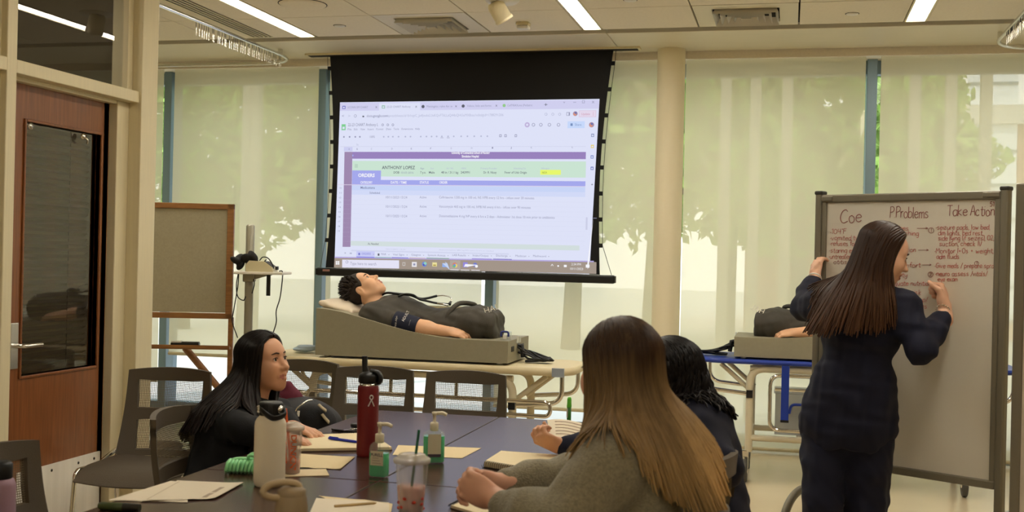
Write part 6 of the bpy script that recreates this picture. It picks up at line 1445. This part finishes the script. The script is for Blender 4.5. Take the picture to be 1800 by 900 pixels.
b = MB(); tmp = MB(); text_into(tmp, "DUNKIN'", Matrix(), .025, M_or, bold=.0006, spacing=.92); a0 = math.atan2(-FW.y, -FW.x) + .38; r_ = lambda v: (14.5 + 4 * v / h) * s + .0012
w = max(v[0] for v in tmp.v); L_ = h * .80
# lettering runs down the cup side
vv = []
for v in tmp.v:
    z = h * .90 - v[0] / w * L_; a = a0 + (v[1] - .009) / r_(z) ; vv.append((r_(z) * math.cos(a), r_(z) * math.sin(a), z))
b.add(vv, [tuple(f) for f in tmp.f], M_or); 
for k, z in enumerate((.30, .42, .55, .68)):
    pts = [(a0 - .85 + .05 * math.sin(i * 2 + k), h * (z - .05) + i * .004) for i in range(5)]; b.tube([(r_(zz_) * math.cos(a), r_(zz_) * math.sin(a), zz_) for a, zz_ in pts], .0028, M_or, n=5)
b.build('lettering', t)
b = MB(); c = on(545, 830); b.box((-.07, -.05, 0), (.075, .055, .002), mat('napkin', srgb(214, 196, 160), .9)); tag(b.build('paper_napkin', loc=on(527, 832) + Vector((.012, 0, .0006))), 'tan paper napkin under the iced drink cup', 'napkin').rotation_euler = (0, 0, .5)
for o_ in [t]: o_.location.z += .003
q = on(722, 902); s = mpp(q); h = 92 * s; 
M_pink = mat('pink slush', srgb(206, 150, 132), .4, noise=(45, .35)); M_pk2 = mat('red fruit', srgb(190, 62, 44), .35)
t = tumbler(q, 'clear domed cup with a green straw and pink icy drink', 21.5 * s, 29.5 * s, h, M_pink, h * .52, mat('green straw', srgb(14, 92, 66), .4), UP * .03 - RT * .004, RT * .017 + UP * (h + 55 * s), mat('clear lid', srgb(214, 206, 190), .2, alpha=.6))
b = MB(); rg = random.Random(2)
for i in range(9): a = rg.uniform(0, 6.28); z = rg.uniform(.01, h * .32); rr = 21 * s + 8 * s * z / h; b.lathe([(0, -.006), (.006, -.003), (.007, 0), (.005, .004), (0, .006)], M_pk2, n=9, c=(rr * .93 * math.cos(a), rr * .93 * math.sin(a), z))
b.build('fruit_pieces', t)
# sanitizer bottles
M_gel = m_glass('green gel', (.06, .62, .36, 1), .8); M_gelb = mat('green gel body', srgb(20, 176, 104), .12, alpha=.86); M_bot = mat('clear bottle plastic', srgb(228, 232, 226), .1, alpha=.14); M_pump = mat('cream pump', srgb(222, 212, 184), .4); M_lbl = mat('cream label', srgb(214, 206, 178), .6); M_lbld = mat('label print', srgb(72, 62, 74), .6)
def sanitizer(q, label, rz, fill, w, h, small):
    t = thing('pump_bottle', label, 'sanitizer bottle', q, rz, group='hand sanitizer bottles'); d = w * .62
    def ring(k, z, e=.014): return [Vector((x, y, z)) for x, y in _rr(w / 2 * k, d / 2 * k, e * k)]
    def _rr(a, c, e):
        o = []
        for sx, sy, a0 in ((1, 1, 0), (-1, 1, 90), (-1, -1, 180), (1, -1, 270)):
            for i in range(6): an = math.radians(a0 + 18 * i); o.append((sx * (a - e) + e * math.cos(an), sy * (c - e) + e * math.sin(an)))
        return o
    b = MB(); R = [ring(.9, 0), ring(.98, .003), ring(1, .012), ring(1, h - .018), ring(.9, h - .006), ring(.55, h + .002), ring(.40, h + .006)]; b.grid([r + [r[0]] for r in R], M_bot); b.add(R[0], [tuple(range(24))[::-1]], M_bot); b.build('bottle', t)
    b = MB(); R = [ring(.86, .003), ring(.95, .006), ring(.965, .014), ring(.965, fill * h), ring(.93, fill * h + .0005)]; b.grid([r + [r[0]] for r in R], M_gelb); b.add(R[0], [tuple(range(24))[::-1]], M_gelb); b.add(R[-1], [tuple(range(24))], M_gelb); b.build('gel', t)
    b = MB(); b.lathe([(.012, h), (.014, h + .002), (.014, h + .026), (.011, h + .028), (.0055, h + .030), (.005, h + .05), (.008, h + .051), (.009, h + .062), (0, h + .064)], M_pump, n=24); b.tube(fillet([(0, 0, h + .057), (.028, 0, h + .059), (.040, 0, h + .052)], .008), [.006] * 9, M_pump, n=10, flat=(1, 1)); b.tube([(0, 0, h), (.004, 0, .012)], .0025, M_bot, n=8); b.build('pump', t)
    b = MB(); lw, lz0, lz1 = (w * .34, h * .36, h * .78) if small else (w * .30, h * .30, h * .92); b.box((-lw, -d / 2 - .0012, lz0), (lw, -d / 2 - .0003, lz1), M_lbl)
    if small: text_into(b, 'PURELL', frameM((0, -d / 2 - .0016, lz1 - .016), (1, 0, 0), (0, -1, 0)), .0125, M_lbld, align='CENTER', bold=.0003)
    for k in range(3): b.box((-lw * .7, -d / 2 - .0018, lz0 + .006 + k * .008), (lw * (.7 - .2 * k), -d / 2 - .0012, lz0 + .008 + k * .008), M_lbl if not small else mat('pale print', srgb(170, 158, 140), .6))
    if not small: b.box((-lw, -d / 2 - .0018, lz0 - .010), (lw, -d / 2 - .0003, lz0), M_lbld)
    b.build('label', t); return t
q = on(666, 838); s = mpp(q); sanitizer(q, 'small green hand sanitizer pump bottle with printed label, next to the red bottle', YAW - .30, .70, 35 * s, 60 * s, True)
q = on(762, 813); s = mpp(q); sanitizer(q, 'green hand sanitizer pump bottle with a tall clear label, behind the cup with green straw', YAW + .15, .84, 38 * s, 56 * s, False)
# green claw clip
q = on(430, 832); s = mpp(q); M_clip = mat('mint green plastic', srgb(150, 228, 164), .3); t = thing('hair_claw_clip', 'mint green claw hair clip lying beside the white bottle', 'hair clip', q, YAW)
b = MB(); w = 56 * s
for sd2 in (-1, 1):
    for i in range(8):
        x = -w * .45 + i * w * .12; b.tube(smooth_path([(x, 0, .040), (x - .004, -sd2 * .020, .032), (x - .008, -sd2 * .024, .012), (x - .012, -sd2 * .008, .002)], 5), [.0065] * 6 + [.0055] * 5 + [.003] * 5, M_clip, n=7)
b.tube(smooth_path([(-w * .5, 0, .034), (-w * .2, 0, .043), (w * .3, 0, .042), (w * .5, 0, .034)], 5), .0075, M_clip, n=8); b.tube(smooth_path([(-w * .5, 0, .020), (-w * .2, 0, .022), (w * .4, 0, .022)], 5), [.008] + [.015] * 9 + [.010], M_clip, n=10); b.build('jaw', t)
b = MB()
for sd2 in (-1, 1): b.tube(smooth_path([(w * .12, 0, .04), (w * .14, sd2 * .014, .056), (w * .32, sd2 * .016, .058), (w * .36, 0, .044)], 5), .005, M_clip, n=7, closed=False)
b.build('finger_grip', t)
# papers
def sheet(name, label, cat, pts, m, z=TZ, th=.0012, wav=.0, lines=None, group=None):
    P = [on(x, y, z) for x, y in pts]; c = sum(P, Vector()) / 4; n = 10
    g = [[mid(mid(P[0], P[1], i / n), mid(P[3], P[2], i / n), j / n) - c + Vector((0, 0, th + wav * (math.sin(i * .7) ** 2) * (j / n) ** 2 + wav * max(0, (i - 7) / 3) ** 2)) for i in range(n + 1)] for j in range(n + 1)]
    b = MB(); b.grid([r for r in g], m); b.grid([[v - Vector((0, 0, th)) for v in r[::-1]] for r in g], m)
    if lines:
        for (u0, v0, u1, v1, lm) in lines:
            f = lambda u, v: mid(mid(P[0], P[1], u), mid(P[3], P[2], u), v) - c + Vector((0, 0, th + .0008 + wav * (math.sin(u * n * .7) ** 2) * v * v))
            b.add([f(u0, v0), f(u1, v0), f(u1, v1), f(u0, v1)], [(0, 1, 2, 3)], lm)
    return tag(b.build(name, loc=c), label, cat, group)
M_gry = mat('grey print', srgb(168, 150, 128), .8); M_pr2 = mat('pale grey print', srgb(196, 180, 152), .8)
sheet('paper_sheet', 'printed form sheet with a grey box at the lower left of the table', 'paper', [(312, 845), (428, 850), (378, 878), (246, 882)], M_paper, wav=.003, lines=[(.05, .06, .07, .94, M_pr2), (.78, .3, .9, .62, M_gry), (.78, .66, .9, .92, M_gry), (.1, .96, .9, .975, M_pr2)], z=TZ + .0015)
sheet('paper_sheet', 'blank sheet underneath the printed form at the lower left', 'paper', [(300, 846), (330, 848), (330, 884), (190, 880)], M_paper, wav=.001)
sheet('paper_sheet', 'cream paper sheet with torn edge in front of the left spiral notebook', 'paper', [(526, 798), (624, 804), (598, 826), (520, 822)], M_tan, wav=.002)
sheet('paper_sheet', 'cream paper sheet lying behind the hand sanitizer with the tall label', 'paper', [(700, 783), (846, 788), (812, 806), (690, 800)], M_tan)
sheet('paper_sheet', 'tan sheets under a pencil at the bottom edge beside the beige bottle', 'paper', [(560, 872), (640, 880), (690, 888), (684, 920)], M_tan, wav=.002)
sheet('paper_sheet', 'white papers at the bottom of the table right of the beige bottle', 'paper', [(556, 876), (684, 884), (684, 910), (540, 912)], M_paper, z=TZ + .002)
q = on(588, 890, TZ + .006); q2 = on(662, 884, TZ + .006); b = MB(); b.tube([Vector((0, 0, 0)), (q2 - q) * .93, q2 - q], [.0042, .0042, .0008], mat('tan pencil', srgb(178, 150, 96), .5), n=6); tag(b.build('pencil', loc=q), 'tan pencil lying on the papers at the bottom edge', 'pencil')
# notebooks
M_page = mat('notebook page', srgb(226, 210, 172), .85); M_cover = mat('dark cover', srgb(72, 56, 44), .7); M_wire = mat('dark wire', srgb(40, 36, 34), .35, metal=.8)
def notebook(label, pts, th, spiral, z=TZ, extra=None, cover=True):
    """pts: corners; spiral: index of the edge (i, i+1) that carries the wire."""
    P = [on(x, y, z + th) for x, y in pts]; c = sum(P, Vector()) / 4; c.z = z; t = thing('spiral_notebook', label, 'notebook', c); loc = [p - c for p in P]
    poly = [(p.x, p.y) for p in loc]; k = lambda f: [(x * f, y * f) for x, y in poly]
    b = MB(); b.prism(k(1.0), .0, .003, M_cover); b.build('cover', t); b = MB(); b.prism(k(.985), .003, th, M_page); b.build('pages', t)
    a, e = loc[spiral], loc[(spiral + 1) % 4]; n = int((e - a).length / .0085); ctr = Vector((0, 0, th / 2)); d = (e - a).normalized(); out = (mid(a, e) - Vector((0, 0, mid(a, e).z))).normalized(); out = (out - d * out.dot(d)).normalized(); b = MB(); pts_ = []
    rr = th / 2 + .0035
    for i in range(n * 8 + 1):
        w = i / 8; an = 2 * PI * (i % 8) / 8; p = a + d * (w * .0085 + .004); pts_.append(Vector((p.x, p.y, th / 2)) + out * (rr * math.cos(an)) + UP * (rr * math.sin(an)))
    pts_ = [p + UP * max(0, .0012 - p.z) for p in pts_]
    b.tube(pts_, .0011, M_wire, n=4, caps=False); b.build('spiral', t); return t
notebook('open spiral notebook on the left table with a blue pen across it', [(526, 764), (652, 760), (690, 786), (520, 789)], .012, 0)
notebook('thick cream spiral notebook lying under the far arm of the blonde woman', [(880, 792), (1030, 802), (985, 833), (850, 811)], .020, 2)
notebook('small spiral notepad at the bottom beside the clasped hands', [(815, 876), (880, 885), (850, 905), (792, 888)], .010, 3)
q = on(578, 770, TZ + .0175); q2 = on(630, 777, TZ + .0175); b = MB(); dd = (q2 - q); M_bp = mat('blue pen', srgb(22, 38, 168), .35); b.tube([Vector((0, 0, 0)), dd * .1, dd * .86, dd * .95, dd], [.0045, .005, .005, .004, .0012], M_bp, n=10); o_ = tag(b.build('blue_pen', loc=q), 'blue pen lying on the open spiral notebook', 'pen')
b = MB(); b.tube([dd * .02 + UP * .006, dd * .32 + UP * .0062], .0014, M_bp, n=6); b.build('clip', o_)
# keys and lanyard
q = on(622, 760); t = thing('key_bunch', 'dark keys and lanyard lying on the table left of the red bottle', 'keys', q)
rg = random.Random(8)
for i in range(5):
    a = rg.uniform(0, 6.28); d = Vector((math.cos(a), math.sin(a) * .6, 0)); b = MB(); M_ = frameM(d * .012 + UP * (.004 + .003 * i), d, UP); b.lathe([(.005, -.001), (.011, -.001), (.011, .001), (.005, .001)], M_steel, n=14, M=M_); b.box((.010, -.0035, -.001), (.045, .0035, .001), M_steel, M_); b.box((.02, -.006, -.001), (.04, -.0035, .001), M_steel, M_); b.build('key', t)
b = MB(); b.tube([Vector((.014 * math.cos(a * .4), .014 * math.sin(a * .4), .016)) for a in range(16)], .0014, M_steel, n=5, closed=True); b.build('ring', t)
b = MB(); b.tube(smooth_path([(0, 0, .012), (.03, .02, .014), (.05, .0, .012), (.02, -.03, .006), (-.06, -.02, .006), (-.09, .0, .006)], 6), .006, M_black, n=6, flat=(1, .5)); b.lathe([(0, -.006), (.02, -.006), (.022, 0), (.02, .006), (0, .006)], M_black, n=18, c=(.0, .02, .025)); b.build('lanyard', t)
# markers
q = on(1000, 742); q.z = TZ; s = mpp(q); M_gm = mat('green marker body', srgb(40, 108, 30), .4); M_gc = mat('green marker cap', srgb(96, 186, 52), .35); t = thing('green_marker', 'green dry-erase marker standing upright on the far edge of the table', 'marker', q)
b = MB(); b.lathe([(0, 0), (.0085, 0), (.009, .003), (.009, 28 * s), (0, 28 * s)], M_gm, n=20); b.box((-.0095, -.0094, .02), (-.004, -.006, 24 * s), M_white); b.build('barrel', t)
b = MB(); b.lathe([(.0098, 26 * s), (.0102, 27 * s), (.0102, 30 * s), (.0094, 31 * s), (.009, 41 * s), (.006, 44 * s), (0, 44 * s)], M_gc, n=20); b.build('cap', t)
q, q2 = on(174, 889, TZ + .011), on(246, 893, TZ + .011); d = q2 - q; t = thing('green_highlighter', 'dark green thick marker lying at the lower left table corner', 'marker', q)
b = MB(); b.tube([Vector((0, 0, 0)), d * .06, d * .62, d * .64, d * .97, d], [.008, .011, .011, .0095, .009, .006], mat('olive marker', srgb(60, 72, 34), .4), n=14); b.build('barrel', t); b = MB(); b.tube([d * .60, d * .62, d * 1.0], [.0118, .0118, .0105], mat('dark cap', srgb(34, 32, 26), .4), n=14); b.build('cap', t)
# backpack on the chair behind
q = at(540, 740, 5.25); q.z = .47; t = thing('backpack', 'dark grey backpack with tan straps and a maroon lining on the chair', 'backpack', (q.x, q.y, q.z))
M_bag = mat('charcoal nylon', srgb(44, 44, 46), .7, bump=(260, .3)); M_bagb = mat('black nylon', srgb(20, 20, 24), .7, bump=(260, .3)); M_mar = mat('maroon lining', srgb(96, 22, 44), .75)
F = Field(); w = lambda x, y, dd=0: at(x, y, 5.25 + dd)
F.ell(w(528, 735), (.13, .13, .10), None, .05); F.ell(w(555, 745), (.12, .12, .085), None, .05); F.cap(w(515, 735), w(560, 770), .08, .09, .05); F.ell(w(540, 800), (.17, .15, .10), None, .06)
V, Fc = F.mesh(.008, wrinkles(71, .004, 22)); put(nn_mesh('body', V, Fc, [M_bag], t), t)
F = Field(); F.ell(w(556, 738, -.10), (.10, .07, .075), rot_to((1, 0, -.2), (0, 0, 1)), .04); F.ell(w(548, 775, -.09), (.12, .07, .09), None, .05); V, Fc = F.mesh(.007, wrinkles(72, .003, 25)); put(nn_mesh('front_pocket', V, Fc, [M_bagb], t), t)
F = Field(); F.cap(w(506, 680), w(524, 712), .024, .045, .03); F.cap(w(500, 700), w(515, 725), .035, .05, .03); V, Fc = F.mesh(.006, wrinkles(73, .003, 30)); put(nn_mesh('lining', V, Fc, [M_mar], t), t)
M_tanw = mat('tan webbing', srgb(166, 152, 124), .8)
for x0, y0, x1, y1 in ((560, 711, 573, 722), (566, 728, 578, 742)):
    b = MB(); A, B = w(x0, y0, -.17), w(x1, y1, -.165); b.tube([A, mid(A, B) - FW * .006, B], .014, M_tanw, n=8, flat=(.35, 1)); put(b.build('strap', t), t)
b = MB(); b.tube(smooth_path([w(520, 722, -.14), w(524, 716, -.15), w(532, 710, -.15), (w(542, 704, -.13)), w(549, 703, -.12)], 6), .004, M_steel, n=6); put(b.build('zip', t), t)
b = MB(); b.tube([w(525, 722, -.165), w(524, 732, -.17)], .006, M_white, n=7); put(b.build('zip_pull', t), t)
# mauve bottle on the corner chair
p = at(2, 840, 3.2); c = CHR['f'].location; t = thing('mauve_bottle', 'mauve bottle with dark lid at the very left edge, on the corner chair', 'bottle', (p.x, p.y, .455)); h = p.z - .455
b = MB(); b.lathe([(0, 0), (.036, 0), (.040, .006), (.040, h - .02), (.034, h - .004), (.026, h)], mat('mauve coat', srgb(150, 118, 132), .5), n=30); b.build('body', t); b = MB(); b.lathe([(.027, h - .002), (.030, h), (.030, h + .04), (.024, h + .046), (0, h + .046)], M_black, n=26); b.build('lid', t)
